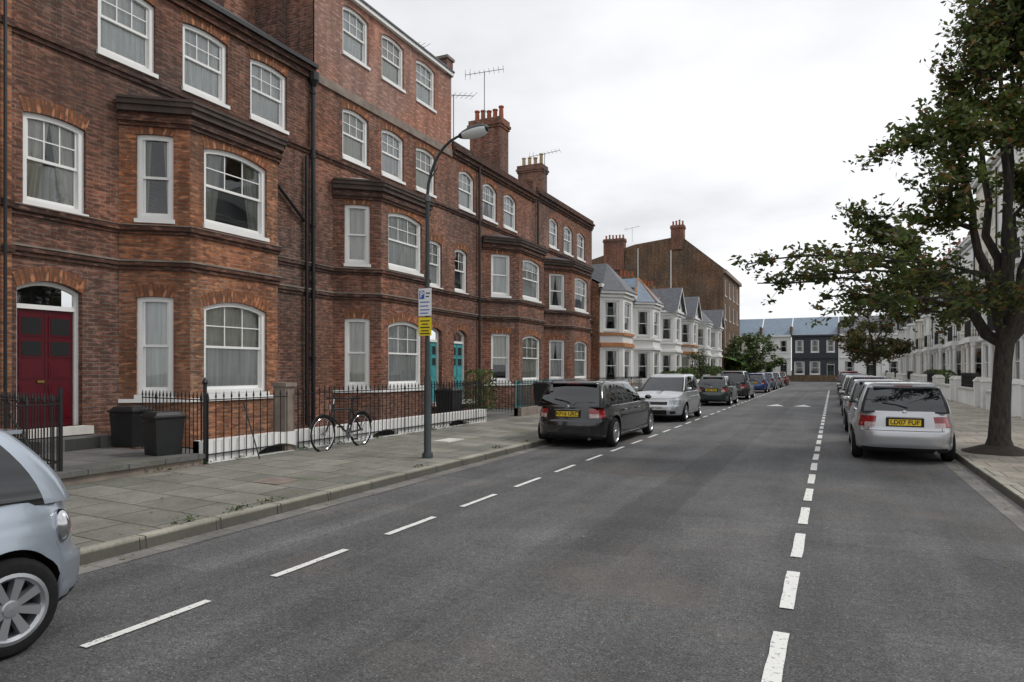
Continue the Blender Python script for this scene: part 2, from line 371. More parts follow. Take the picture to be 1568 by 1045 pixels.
def sash(mb,P,o,dep,detail):
    a,b,c,d=o['s0'],o['s1'],o['z0'],o['z1']; r=o.get('rise',0); fw=o.get('fw',.095); F=o.get('fmat','white_paint')
    D=-dep
    obox(mb,P,a,a+fw,c,d-r*.9,D-.08,D,F); obox(mb,P,b-fw,b,c,d-r*.9,D-.08,D,F)
    topstrip(mb,P,o,fw,D-.08,D-.001,F); obox(mb,P,a+fw,b-fw,c,c+fw*.9,D-.08,D-.002,F)
    if o.get('sill',1): obox(mb,P,a-.03,b+.03,c-.08,c,D-.04,.05,o.get('smat','white_paint'))
    zm=c+(d-c)*o.get('mid',.5); i0,i1=a+fw,b-fw
    if detail>0:
        obox(mb,P,i0,i1,zm-.025,zm+.025,D-.075,D-.03,F)
        for (q0,q1,dd) in ((c+fw*.9,zm-.025,D-.07),(zm+.025,d-fw-r*.3,D-.04)):
            obox(mb,P,i0,i0+.04,q0,q1,dd-.03,dd,F); obox(mb,P,i1-.04,i1,q0,q1,dd-.03,dd,F)
        obox(mb,P,i0+.04,i1-.04,c+fw*.9,c+fw*.9+.06,D-.098,D-.068,F)
        cols=o.get('cols',3); rows=o.get('rows',2)
        for k in range(1,cols):
            s=i0+.04+(i1-i0-.08)*k/cols; obox(mb,P,s-.011,s+.011,zm+.025,arcz(o,s)-fw,D-.065,D-.045,F)
        if rows>1:
            z=zm+(d-fw-zm)*.5; obox(mb,P,i0+.04,i1-.04,z-.011,z+.011,D-.067,D-.047,F)
    mb.add([P(i0,c+fw,D-.085),P(i1,c+fw,D-.085),P(i1,zm,D-.085),P(i0,zm,D-.085)],'window_glass')
    mb.add([P(i0,zm,D-.056),P(i1,zm,D-.056),P(i1,d,D-.056),P(i0,d,D-.056)],'window_glass')
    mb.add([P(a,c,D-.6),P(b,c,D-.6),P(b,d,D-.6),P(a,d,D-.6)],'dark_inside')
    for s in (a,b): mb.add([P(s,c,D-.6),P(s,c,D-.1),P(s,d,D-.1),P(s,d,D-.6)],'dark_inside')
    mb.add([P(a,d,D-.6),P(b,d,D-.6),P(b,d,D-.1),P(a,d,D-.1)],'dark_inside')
    k=o.get('curt') or R.choice(['net','split','net','blind','split','net'])
    cm=o.get('cmat') or R.choice(['curtain_white','curtain_white','curtain_cream']); dd=D-.115; w=b-a
    if k=='net': ribbons(mb,P,a,b,a,b,c,d,dd,cm,.012)
    elif k=='split':
        g=R.uniform(.05,.2); ribbons(mb,P,a,a+w*(.32-g*.6),a,a+w*.5,c,d,dd,cm); ribbons(mb,P,b-w*(.32-g*.6),b,b-w*.5,b,c,d,dd,cm)
        if R.random()<.6: ribbons(mb,P,a,b,a,b,c,c+(d-c)*.48,dd-.06,'curtain_white',.01)
    elif k=='open':
        ribbons(mb,P,a,a+w*.22,a,a+w*.34,c,d,dd,cm); ribbons(mb,P,b-w*.2,b,b-w*.34,b,c,d,dd,cm)
    elif k=='blind':
        zb=c+(d-c)*R.choice([.0,.1,.35]); mb.add([P(a,zb,dd),P(b,zb,dd),P(b,d,dd),P(a,d,dd)],cm)
    elif k=='frost':
        mb.add([P(a,c,dd),P(b,c,dd),P(b,zm,dd),P(a,zm,dd)],'curtain_white'); mb.add([P(a,zm,dd-.03),P(b,zm,dd-.03),P(b,d,dd-.03),P(a,d,dd-.03)],'curtain_cream')
def door(mb,P,o,dep):
    a,b,c,d=o['s0'],o['s1'],o['z0'],o['z1']; r=o.get('rise',0); D=-dep; dm=o.get('dmat','red_door'); fw=.07
    F=o.get('fmat','white_paint')
    obox(mb,P,a,a+fw,c,d-r*.9,D-.08,D,F); obox(mb,P,b-fw,b,c,d-r*.9,D-.08,D,F); topstrip(mb,P,o,fw,D-.08,D-.001,F)
    zt=c+o.get('dh',2.08); obox(mb,P,a+fw,b-fw,zt,zt+.08,D-.08,D-.004,F)
    mb.add([P(a,zt,D-.06),P(b,zt,D-.06),P(b,d,D-.06),P(a,d,D-.06)],'window_glass'); mb.add([P(a,c,D-.5),P(b,c,D-.5),P(b,d,D-.5),P(a,d,D-.5)],'dark_inside')
    obox(mb,P,a+fw,b-fw,c,zt,D-.1,D-.05,dm)
    w=b-a-2*fw; h=zt-c
    for k in range(2):
        s0=a+fw+.07+k*(w/2); s1=s0+w/2-.12
        for (q0,q1,m2) in ((.08,.36,dm),(.42,.55,dm),(.6,.74,'dark_inside'),(.78,.94,'dark_inside')):
            obox(mb,P,s0-.015,s1+.015,c+h*q0-.015,c+h*q1+.015,D-.052,D-.038,dm)
            obox(mb,P,s0+.02,s1-.02,c+h*q0+.02,c+h*q1-.02,D-.04,D-.032,m2)
    obox(mb,P,(a+b)/2-.006,(a+b)/2+.006,c,zt,D-.052,D-.044,'ink')
    obox(mb,P,(a+b)/2-.14,(a+b)/2-.02,c+h*.38,c+h*.40,D-.04,D-.025,'brass')
    obox(mb,P,a-.02,b+.02,c-.14,c,D-.1,.3,'stone_sill' if o.get('step',1) else F)
def offs(pts,d):
    out=[]; ns=[]
    for i in range(len(pts)-1):
        dx,dy=pts[i+1][0]-pts[i][0],pts[i+1][1]-pts[i][1]; l=math.hypot(dx,dy); ns.append((dy/l,-dx/l))
    for i,p in enumerate(pts):
        if i==0: n=ns[0]
        elif i==len(pts)-1: n=ns[-1]
        else:
            a,b=ns[i-1],ns[i]; k=1+a[0]*b[0]+a[1]*b[1]; n=((a[0]+b[0])/k,(a[1]+b[1])/k)
        out.append((p[0]+n[0]*d,p[1]+n[1]*d))
    return out
def band(mb,pts,z0,z1,proj,mat,inner=0.0):
    o=offs(pts,proj); i_=offs(pts,-.02-inner)
    for k in range(len(pts)-1):
        a,b,c,d=o[k],o[k+1],i_[k+1],i_[k]
        mb.add([(*a,z0),(*b,z0),(*b,z1),(*a,z1)],mat)
        mb.add([(*a,z1),(*b,z1),(*c,z1),(*d,z1)],mat); mb.add([(*a,z0),(*b,z0),(*c,z0),(*d,z0)],mat)
    for k in (0,-1):
        a,d=o[k],i_[k]; mb.add([(*a,z0),(*d,z0),(*d,z1),(*a,z1)],mat)
def W(s0,s1,z0,z1,rise=.1,**k): return dict(s0=s0,s1=s1,z0=z0,z1=z1,rise=rise,arch=k.pop('arch','brick_arch'),**k)
def chimney(mb,x,y,z0,z1,wx,wy,pots,mat='brick_red',pm='terracotta'):
    mb.box(x-wx/2,x+wx/2,y-wy/2,y+wy/2,z0,z1-.45,mat)
    for k,(q,e) in enumerate(((.45,.05),(.33,.10),(.2,.05))):
        mb.box(x-wx/2-e,x+wx/2+e,y-wy/2-e,y+wy/2+e,z1-q,z1-q+.12 if k<2 else z1,mat)
    n=pots; ax=wx>wy
    for i in range(n):
        t=(i+.5)/n-.5; px=x+(t*wx if ax else 0); py=y+(0 if ax else t*wy); h=.55+R.uniform(-.08,.15)
        mb.lathe((px,py,z1),(0,0,1),[(.13,0),(.115,.1),(.10,h-.08),(.13,h-.06),(.13,h),(.09,h),(.09,h-.1)],pm,10)
def aerial(parent,x,y,z,h,ang,name='roof_aerial'):
    mb=MB(); mb.tube([(x,y,z),(x,y,z+h)],.02,'aerial',5); c,s=math.cos(ang),math.sin(ang)
    mb.tube([(x-c*.9,y-s*.9,z+h-.15),(x+c*.9,y+s*.9,z+h+.1)],.014,'aerial',4)
    for i in range(9):
        t=-.9+i*.225; l=.16+.03*i; px,py,pz=x+c*t,y+s*t,z+h-.025+t*.139
        mb.tube([(px-s*l,py+c*l,pz),(px+s*l,py-c*l,pz)],.009,'aerial',4)
        if i<2: mb.tube([(px,py,pz-.25),(px,py,pz+.25)],.009,'aerial',4)
    mb.obj(name,parent)
# ---------------------------------------------------------------- LEFT TERRACE (red brick)
XW=-12.5; XF=-11.5
def bay3(mb,wm,c0,f0,f1,c1,z0,z1,xw,xf,mats,fl,cant_w=(.24,.76),front_w=(.14,.86),detail=2,arch='brick_arch',cols=3,**kw):
    segs=[((xw,c0),(xf,f0)),((xf,f0),(xf,f1)),((xf,f1),(xw,c1))]
    for k,(a,b) in enumerate(segs):
        L=math.hypot(b[0]-a[0],b[1]-a[1]); fr=front_w if k==1 else cant_w; ops=[]
        for q,(zb,zt,ri) in enumerate(fl):
            cur=kw.get('curt',{}).get((k,q))
            ops.append(dict(s0=L*fr[0],s1=L*fr[1],z0=zb,z1=zt,rise=ri if k==1 else ri*.15,arch=arch,cols=cols if k==1 else 1,rows=2 if (k==1 and cols>1) else 1,curt=cur,
              cmat=kw.get('cmat',{}).get((k,q)),smat=kw.get('smat','white_paint'),fmat=kw.get('fmat','white_paint')))
        wall(mb,wm,a,b,z0,z1,ops,mats,detail)
    return [(xw,c0),(xf,f0),(xf,f1),(xw,c1)]
def red_house(S0,S1,bay,ops,cor,wallmat,baymat,bayroof='lead_roof',curt={},cmat={}):
    e=empty('brick_house'); mb,wm=MB(),MB()
    wall(mb,wm,(XW,S0),(XW,S1),.1,cor,[dict(o,s0=o['s0']-S0,s1=o['s1']-S0) for o in ops if o['z0']<cor],wallmat)
    c0,f0,f1,c1=bay
    pl=bay3(mb,wm,c0,f0,f1,c1,.1,6.5,XW,XF,baymat,[(1.25,3.17,.16),(4.68,6.34,.13)],curt=curt,cmat=cmat)
    full=[(XW,S0)]+pl+[(XW,S1)]
    for z0,z1,p in ((3.68,3.76,.035),(3.76,3.84,.07),(4.38,4.45,.04),(4.45,4.54,.08)):
        band(mb,full,z0,z1,p,'brick_mould')
    band(mb,full,3.84,3.87,.085,'stone_trim'); band(mb,full,4.54,4.56,.095,'stone_trim')
    band(mb,pl,1.10,1.17,.05,'white_paint')
    for z0,z1,p in ((6.48,6.56,.05),(6.56,6.66,.09),(6.66,6.74,.05),(6.74,6.86,.13),(6.86,6.95,.18),(6.95,7.0,.21)):
        band(mb,pl,z0,z1,p,'brick_mould' if z0<6.74 else 'cornice_brown')
    o=offs(pl,.2)
    mb.add([(p[0],p[1],7.003) for p in o],bayroof)
    ins=offs(pl,.05); mb.add([(ins[0][0],ins[0][1],7.02),(ins[1][0],ins[1][1],7.02),(XW,f0+.3,7.32)],bayroof)
    mb.add([(ins[1][0],ins[1][1],7.02),(ins[2][0],ins[2][1],7.02),(XW,f1-.3,7.32),(XW,f0+.3,7.32)],bayroof)
    mb.add([(ins[2][0],ins[2][1],7.02),(ins[3][0],ins[3][1],7.02),(XW,f1-.3,7.32)],bayroof)
    for z0,z1,p in ((7.42,7.5,.04),(7.5,7.58,.08)):
        band(mb,[(XW,S0),(XW,S1)],z0,z1,p,'brick_mould')
    return e,mb,wm
def top3(ws,z0=7.75,z1=9.2,**k): return [W(a,b,z0,z1,k.get('rise',.1),cols=3,curt=k.get('curt')) for a,b in ws]
e=empty('brick_house'); mb,wm=MB(),MB()
wall(mb,wm,(XW,-2),(XW,6.45),.1,9.5,[W(2.5,3.7,4.6,6.3),W(4.5,5.7,7.75,9.2)],'brick_red')
mb.box(XW-.1,XW+.12,6.45,6.74,.1,9.6,'brick_orange')
for z in (3.7,4.45,7.45): band(mb,[(XW,-2),(XW,6.43)],z,z+.12,.06,'brick_mould'); mb.box(XW-.05,XW+.16,6.42,6.77,z,z+.12,'brick_mould')
band(mb,[(XW,-2),(XW,6.74)],9.5,9.75,.2,'brick_mould')
mb.add([(XW+.1,-2,9.76),(XW+.1,6.74,9.76),(XW-4.5,6.74,13),(XW-4.5,-2,13)],'slate')
mb.obj('walls',e); wm.obj('windows',e)
# house 1
ops=[dict(kind='door',s0=6.88,s1=8.0,z0=.72,z1=3.3,rise=.16,arch='brick_arch',dep=.12,dmat='red_door'),
     W(6.98,8.06,4.6,6.22,.07,curt='split',cmat='curtain_cream',cols=3)]+top3([(8.29,9.5),(10.14,11.33),(12.0,13.2)],curt='net',rise=.07)
e,mb,wm=red_house(6.74,14.16,(8.71,9.5,11.85,12.62),ops,9.45,'brick_dark','brick_orange',bayroof='slate',
   curt={(1,0):'frost',(1,1):'open',(0,1):'open',(0,0):'blind'},cmat={(1,1):'curtain_floral',(0,1):'curtain_floral',(0,0):'curtain_white'})
band(mb,[(XW,6.74),(XW,14.1)],9.4,9.55,.08,'brick_mould'); band(mb,[(XW,6.74),(XW,14.1)],9.55,9.66,.16,'brick_mould'); band(mb,[(XW,6.74),(XW,14.1)],9.66,9.76,.24,'black_metal')
mb.add([(XW+.15,6.74,9.78),(XW+.15,14.16,9.78),(XW-4.5,14.16,13),(XW-4.5,6.74,13)],'slate')
chimney(mb,-15.0,13.4,11,15.6,1.6,1.3,4)
mb.obj('walls',e); wm.obj('windows',e)
pp=MB()
pp.tube([(XW+.1,14.05,9.6),(XW+.1,14.05,.3)],.055,'black_metal',8); pp.tube([(XW+.1,13.8,7.3),(XW+.1,13.8,.3)],.045,'black_metal',8)
pp.tube([(XW+.08,12.8,6.3),(XW+.08,13.75,5.6)],.04,'black_metal',6)
for z in (2,4,5.5,7.3,9): pp.lathe((XW+.1,14.05,z),(0,0,1),[(.055,0),(.075,.0),(.075,.08),(.055,.08)],'black_metal',8)
pp.lathe((XW+.12,14.05,9.2),(0,0,1),[(.06,0),(.14,.15),(.14,.35)],'black_metal',8)
pp.tube([(XW+.1,23.4,9.6),(XW+.1,23.4,.3)],.05,'black_metal',8); pp.tube([(XW+.1,29.2,9.6),(XW+.1,29.2,.3)],.05,'black_metal',8)
pp.tube([(XW+.2,6.6,9.6),(XW+.2,6.6,.3)],.03,'black_metal',6)
pp.obj('drain_pipes',e)
# house 2 (four storeys)
up3=[(15.36,16.55),(17.2,18.4),(19.1,20.3)]
ops=[dict(kind='door',s0=19.85,s1=20.75,z0=.62,z1=3.2,rise=.14,arch='brick_arch',dep=.14,dmat='teal_door'),
     W(19.8,20.75,4.6,6.2,.08,cols=2)]+top3(up3,curt='net')
e,mb,wm=red_house(14.2,21.4,(14.95,15.8,18.25,19.0),ops,9.5,'brick_red','brick_red')
mb.obj('walls',e)
mb=MB()
wall(mb,wm,(XW+.004,14.2),(XW+.004,21.4),9.5,12.3,[dict(o,s0=o['s0']-14.2,s1=o['s1']-14.2,arch=None) for o in top3(up3,10.7,12.12,curt='blind')],'brick_pink')
band(mb,[(XW,14.16),(XW,21.4)],9.42,9.66,.06,'stone_trim'); band(mb,[(XW,14.16),(XW,21.4)],12.3,12.42,.12,'white_paint'); band(mb,[(XW,14.16),(XW,21.4)],12.42,12.47,.16,'slate')
mb.add([(XW,14.16,9.3),(XW-10,14.16,9.3),(XW-10,14.16,12.47),(XW,14.16,12.47)],'brick_dark')
mb.add([(XW,21.4,9.3),(XW-10,21.4,9.3),(XW-10,21.4,12.47),(XW,21.4,12.47)],'brick_dark')
mb.add([(XW,14.16,12.46),(XW,21.4,12.46),(XW-10,21.4,12.46),(XW-10,14.16,12.46)],'slate')
mb.box(XW-.35,XW+.05,21.02,21.44,12.3,12.85,'brick_red'); mb.box(XW-.4,XW+.1,20.97,21.49,12.85,12.95,'stone_trim')
mb.box(XW-2.2,XW-.9,13.8,14.6,9.3,15.5,'brick_dark'); mb.box(XW-6,XW-3.4,13.8,14.6,9.3,16,'brick_dark')
mb.obj('upper_storey',e); wm.obj('windows',e)
# house 3
ops=[dict(kind='door',s0=21.6,s1=22.6,z0=.62,z1=3.2,rise=.2,arch='brick_arch',dep=.14,dmat='teal_door'),
     W(21.65,22.6,4.6,6.2,.12,cols=2,curt='open')]+top3([(21.95,23.15),(23.85,25.1),(25.75,27.0)],rise=.2)
e,mb,wm=red_house(21.4,28.9,(23.8,25.1,27.7,28.7),ops,9.7,'brick_red','brick_red',bayroof='slate')
for z0,z1,p in ((9.45,9.55,.06),(9.55,9.7,.12),(9.7,9.8,.2),(9.8,10.0,.1)): band(mb,[(XW,21.45),(XW,29.0)],z0,z1,p,'brick_mould')
mb.add([(XW,21.4,9.9),(XW,28.9,9.9),(XW-3.4,28.9,12),(XW-3.4,21.4,12)],'slate')
mb.box(XW-3,XW+.05,28.7,29.1,9.5,10.4,'brick_red')
chimney(mb,-14.8,28.9,9.8,13.5,1.6,.9,5)
mb.obj('walls',e); wm.obj('windows',e); aerial(e,-14.9,28.6,13.4,2.4,.4); aerial(e,-15.2,22.5,11,3.6,1.2); aerial(e,-14.2,24.5,10.5,2.6,.9)
# house 4
ops=[dict(kind='door',s0=36.0,s1=36.9,z0=.62,z1=3.2,rise=.14,arch='brick_arch',dep=.3,dmat='door_dark'),
     W(36.0,36.9,4.6,6.2,.08,cols=2)]+top3([(30.8,32.0),(32.8,34.1),(34.8,36.1)],rise=.2)
e,mb,wm=red_house(28.9,37.3,(29.9,31.3,34.0,35.1),ops,9.9,'brick_red','brick_red',bayroof='slate')
for z0,z1,p in ((9.65,9.75,.06),(9.75,9.9,.12),(9.9,10.0,.2),(10.0,10.2,.1)): band(mb,[(XW,29.1),(XW,37.3)],z0,z1,p,'brick_mould')
mb.add([(XW,28.9,10.1),(XW,37.3,10.1),(XW-3.4,37.3,12),(XW-3.4,28.9,12)],'slate')
mb.add([(XW,37.3,.1),(XW-10,37.3,.1),(XW-10,37.3,12),(XW-3.4,37.3,12),(XW,37.3,10.1)],'brick_red')
chimney(mb,-16.2,37.3,10.5,13.8,1.5,.9,4,pm='pot_cream')
mb.obj('walls',e); wm.obj('windows',e); aerial(e,-15.3,37.0,12.0,2.4,.2)
# ---------------------------------------------------------------- LEFT WHITE TERRACE
def white_house(S0,n):
    e=empty('terraced_house'); mb,wm=MB(),MB(); xw,xf=-12.1,-11.0; S1=S0+7.3
    wm_='brick_stock' if n%3==0 else ('white_stucco' if n%3==1 else 'brick_orange')
    ops=[dict(kind='door',s0=5.0,s1=6.0,z0=.4,z1=2.9,rise=.1,arch=None,dep=.4,dmat='door_dark'),
         W(4.9,6.0,4.0,5.9,.05,arch=None,cols=1,rows=1)]
    wall(mb,wm,(xw,S0),(xw,S1),.1,6.6,ops,wm_,1)
    pl=bay3(mb,wm,S0+.2,S0+1.1,S0+3.2,S0+4.1,.1,6.2,xw,xf,'white_stucco',[(1.0,2.9,.05),(3.95,5.7,.05)],detail=1,arch=None,cols=1,cant_w=(.18,.82),front_w=(.16,.84),smat='stone_sill',
       curt={(k,q):R.choice(['open','split','open','blind']) for k in range(3) for q in range(2)})
    for z0,z1,p in ((.8,.92,.08),(3.05,3.2,.12),(3.2,3.28,.06),(3.7,3.85,.1),(5.9,6.05,.1),(6.1,6.25,.22)): band(mb,pl,z0,z1,p,'white_stucco' if n%3 or z0>5 else 'orange_render')
    band(mb,[(xw,S0),(xw,S1)],6.45,6.65,.18,'white_stucco')
    o=offs(pl,.28); rm='slate_blue' if n==1 else 'slate'
    if n in (0,1,4):
        ap=(xw-.2,S0+2.15,8.1)
        for i in range(3): mb.add([(*o[i],6.26),(*o[i+1],6.26),ap],rm)
        mb.add([(*o[0],6.26),ap,(xw-2,S0+2.15,8.1),(xw-2,S0,7.4)],rm)
        if n==1:
            for q in (o[0],o[1],o[2]): mb.tube([(*q,6.3),ap],.05,'orange_render',5)
    else:
        a,b=(xf+.05,S0+.6),(xf+.05,S0+3.7)
        mb.add([(a[0]-.02,a[1],6.26),(b[0]-.02,b[1],6.26),(a[0]-.02,S0+2.15,7.95)],'white_stucco')
        mb.box(a[0]-.04,a[0]+.03,S0+1.9,S0+2.4,6.5,7.0,'dark_inside')
        for sg,q in ((0,a),(1,b)):
            y2=q[1]+(-.25 if sg==0 else .25)
            mb.add([(a[0]+.25,y2,6.2),(a[0]+.25,S0+2.15,8.15),(xw-2,S0+2.15,8.15),(xw-2,y2,6.2)],rm)
            mb.add([(a[0]+.25,y2,6.2),(a[0]+.25,S0+2.15,8.15),(a[0]+.25,S0+2.15,8.0),(a[0]+.25,y2+(.2 if sg==0 else -.2),6.1)],'white_paint')
    mb.add([(xw+.15,S0,6.66),(xw+.15,S1,6.66),(xw-4,S1,8.9),(xw-4,S0,8.9)],'slate')
    mb.box(xw-4,xw+.1,S1-.12,S1+.12,6.6,7.2,wm_)
    mb.add([(xw,S0-.01,.1),(xw-8,S0-.01,.1),(xw-8,S0-.01,6.6),(xw-4,S0-.01,8.9),(xw,S0-.01,6.6)],'brick_orange')
    if n>=2: chimney(mb,xw-4.5,S1,7.6,9.9,1.3,.8,4,'brick_stock')
    mb.obj('walls',e); wm.obj('windows',e)
    g=MB(); g.box(-9.55,-9.35,S0+.1,S0+4.9,.12,.95,'white_stucco' if n%2==0 else 'brick_orange'); g.box(-9.6,-9.3,S0+4.9,S0+5.2,.12,1.3,'white_stucco'); g.box(-9.6,-9.3,S0+6.2,S0+6.5,.12,1.3,'white_stucco')
    g.obj('front_garden_wall')
for n in range(6): white_house(37.35+7.3*n,n)
# tall corner building
e=empty('corner_building'); mb,wm=MB(),MB()
wall(mb,wm,(-11.5,82),(-11.5,97),.1,13.0,[W(1.2+i*3.6,2.5+i*3.6,z,z+1.9,.05,arch=None,cols=1,rows=1,fw=.12,curt='open') for i in range(4) for z in (1.2,4.4,7.6,10.4)],'brick_rear',0)
mb.add([(-11.5,82,.1),(-28,82,.1),(-28,82,15.4),(-22,82,17.0),(-16.4,82,17.6),(-11.5,82,13.3)],'brick_rear')
mb.add([(-11.3,82,13.3),(-11.3,97,13.3),(-16.4,97,17.6),(-16.4,82,17.6)],'slate'); mb.add([(-16.4,82,17.6),(-16.4,97,17.6),(-28,97,15.4),(-28,82,15.4)],'slate')
band(mb,[(-11.5,81.9),(-11.5,97)],12.9,13.3,.3,'stone_trim'); band(mb,[(-11.5,82),(-11.5,97)],3.6,3.9,.15,'stone_trim')
chimney(mb,-16.8,82.3,16,18.9,1.5,1.0,4); chimney(mb,-24.6,82.3,14,17.9,2.6,1.0,6)
mb.box(-17.6,-17.5,81.9,81.98,8,16,'white_paint'); mb.box(-21.6,-21.52,81.9,81.98,10,16.5,'white_paint')
mb.obj('walls',e); wm.obj('windows',e); aerial(e,-22.3,82,17.3,1.8,0)
aw=MB(); aw.add([(-11.4,80.5,3.2),(-11.4,88,3.2),(-9.3,88,2.5),(-9.3,80.5,2.5)],'awning'); aw.add([(-9.3,88,2.5),(-9.3,80.5,2.5),(-9.3,80.5,2.25),(-9.3,88,2.25)],'awning'); aw.obj('shop_awning')
# ---------------------------------------------------------------- FAR CLOSING ROW
def far_house(x0,x1,mat,roof,n=3):
    e=empty('terraced_house'); mb,wm=MB(),MB(); Y=108; w=(x1-x0)
    ops=[]
    for i in range(n):
        c=w*(i+.5)/n
        ops.append(W(c-.55,c+.55,4.2,6.0,.03,arch=None,cols=1,rows=1,curt='open'))
        if i==n-1: ops.append(dict(kind='door',s0=c-.5,s1=c+.5,z0=.3,z1=2.7,rise=.02,dep=.2,dmat='door_dark'))
        else: ops.append(W(c-.7,c+.7,1.0,2.9,.03,arch=None,cols=1,rows=1,curt='open'))
    wall(mb,wm,(x0,Y),(x1,Y),.0,6.7,ops,mat,1)
    for z0,z1,p in ((3.3,3.5,.12),(6.5,6.75,.25)): band(mb,[(x0,Y),(x1,Y)],z0,z1,p,'white_stucco' if mat!='charcoal_paint' else 'charcoal_paint')
    mb.add([(x0,Y-.2,6.76),(x1,Y-.2,6.76),(x1,Y+5,9.6),(x0,Y+5,9.6)],roof)
    mb.add([(x0,Y,0),(x0,Y+9,0),(x0,Y+9,6.7),(x0,Y+5,9.6),(x0,Y,6.7)],mat)
    mb.box(x1-.15,x1+.15,Y-.1,Y+5,6.6,8.0,'brick_stock')
    if n==3 and x0<-12: chimney(mb,x1,Y+4.5,8,11,.9,1.2,3)
    mb.obj('walls',e); wm.obj('windows',e)
far_house(-21,-14,'white_stucco','slate_blue'); far_house(-13.9,-9.8,'cream_stucco','slate_blue',2); far_house(-9.7,-5.6,'white_stucco','slate_blue',2)
far_house(-5.5,.7,'charcoal_paint','slate_blue'); far_house(.8,6,'white_stucco','slate',2); far_house(6.1,12,'white_stucco','slate',2); far_house(12.1,20,'brick_stock','slate')
g=MB(); g.box(-9.6,.6,104.6,104.9,.1,.9,'brick_stock'); g.box(2,12,104.6,104.9,.1,.9,'white_stucco'); g.obj('front_garden_wall')
# ---------------------------------------------------------------- RIGHT WHITE TERRACE
def railing(mb,p0,p1,z0,z1,sp=.115,spear=True,mat='black_metal',r=.009):
    L=math.hypot(p1[0]-p0[0],p1[1]-p0[1]); n=max(1,int(L/sp)); dx,dy=(p1[0]-p0[0])/L,(p1[1]-p0[1])/L
    for i in range(n+1):
        t=i/n; x,y=p0[0]+(p1[0]-p0[0])*t,p0[1]+(p1[1]-p0[1])*t; k=1.6 if (i%12==0 and spear) else 1
        if spear:
            h=.11 if i%12 else .16
            mb.tube([(x,y,z0),(x,y,z1-h),(x,y,z1-h+.01),(x,y,z1-h*.6),(x,y,z1)],[r*k,r*k,r*2*k,r*1.6*k,.002],mat,5,False)
        else: mb.tube([(x,y,z0),(x,y,z1)],r,mat,4,False)
    for z in ((z1-.14,z0+.12) if spear else (z1,z0+.06)):
        a=.02; mb.hexa([(p0[0]+dy*a,p0[1]-dx*a),(p1[0]+dy*a,p1[1]-dx*a),(p1[0]-dy*a,p1[1]+dx*a),(p0[0]-dy*a,p0[1]+dx*a)],z-.008,z+.008,mat)
def right_house(S0,n,H=10.4):
    e=empty('stucco_house'); mb,wm=MB(),MB(); xw,xf=8.3,7.3; S1=S0+6.6; mat='white_stucco' if n%4!=3 else 'cream_stucco'
    fl=[(1.1,3.1),(4.2,6.1),(7.2,8.8)]+([(9.9,11.4)] if H>12 else [])
    ops=[W(4.9,5.9,z0,z1,.04,arch=None,cols=1,rows=1,curt='open') for z0,z1 in fl[1:]]+[dict(kind='door',s0=4.9,s1=5.9,z0=.5,z1=3.0,rise=.04,dep=.5,dmat='door_dark')]
    for z0,z1 in fl[2:]: ops.append(W(1.2,2.2,z0,z1,.04,arch=None,cols=1,rows=1,curt='open')); ops.append(W(2.8,3.8,z0,z1,.04,arch=None,cols=1,rows=1,curt='open'))
    wall(mb,wm,(xw,S1),(xw,S0),.1,H,ops,mat,1)
    pl=[(xw,S1-.5),(xf,S1-1.3),(xf,S1-3.5),(xw,S1-4.3)]
    for k in range(3):
        a,b=pl[k],pl[k+1]; L=math.hypot(a[0]-b[0],a[1]-b[1])
        wall(mb,wm,a,b,.1,6.5,[W(L*.18,L*.82,z0,z1,.04,arch=None,cols=1,rows=1,curt='open',cmat='curtain_floral') for z0,z1 in fl[:2]],mat,1)
    for z0,z1,p in ((.9,1.0,.07),(3.3,3.5,.15),(3.9,4.0,.06),(6.3,6.5,.2)): band(mb,pl,z0,z1,p,'white_stucco')
    mb.add([(p[0],p[1],6.503) for p in offs(pl,.18)],'lead_roof')
    for z0,z1,p in ((6.55,6.7,.1),(H-.6,H-.45,.12),(H-.3,H-.1,.35),(H-.1,H,.42)): band(mb,[(xw,S1),(xw,S0)],z0,z1,p,'white_stucco')
    q=offs(pl,.1)
    for i in range(3): railing(mb,q[i],q[i+1],6.5,7.4,.14,spear=False,r=.016)
    mb.box(7.0,8.3,S0+.3,S0+2.2,3.3,3.6,'white_stucco')
    railing(mb,(7.05,S0+2.2),(7.05,S0+.35),3.6,4.55,.12,spear=False,r=.018); railing(mb,(7.05,S0+.35),(8.3,S0+.35),3.6,4.55,.12,spear=False,r=.018)
    for yy in (S0+.4,S0+1.95): mb.lathe((7.2,yy+.08,.3),(0,0,1),[(.16,0),(.16,.15),(.11,.2),(.10,2.7),(.15,2.8),(.17,3.0)],'white_stucco',12)
    mb.add([(xw,S0,H),(xw,S1,H),(xw+4,S1,H+2.2),(xw+4,S0,H+2.2)],'slate')
    mb.add([(xw,S0-.01,.1),(xw+9,S0-.01,.1),(xw+9,S0-.01,H),(xw,S0-.01,H)],'white_stucco')
    chimney(mb,xw+3.4,S0,H+.5,H+3.6,1.5,.8,4,'brick_stock')
    mb.tube([(xw-.08,S0+.1,H-.4),(xw-.08,S0+.1,.3)],.05,'black_metal',6)
    mb.obj('walls',e); wm.obj('windows',e)
    g=MB(); g.box(5.45,5.7,S0+2.1,S1-.2,.1,.85,'white_stucco'); g.box(5.4,5.75,S0+2.05,S1-.15,.85,.93,'stone_sill')
    for y in (S0+.3,S0+1.9): g.box(5.4,5.78,y-.2,y+.2,.1,1.25,'white_stucco'); g.hexa([(5.36,y-.24),(5.82,y-.24),(5.82,y+.24),(5.36,y+.24)],1.25,1.42,'stone_sill',top=[(5.5,y-.1),(5.68,y-.1),(5.68,y+.1),(5.5,y+.1)])
    if n%2: railing(g,(5.58,S0+2.2),(5.58,S1-.3),.93,1.6,.14,r=.012)
    g.obj('front_garden_wall')
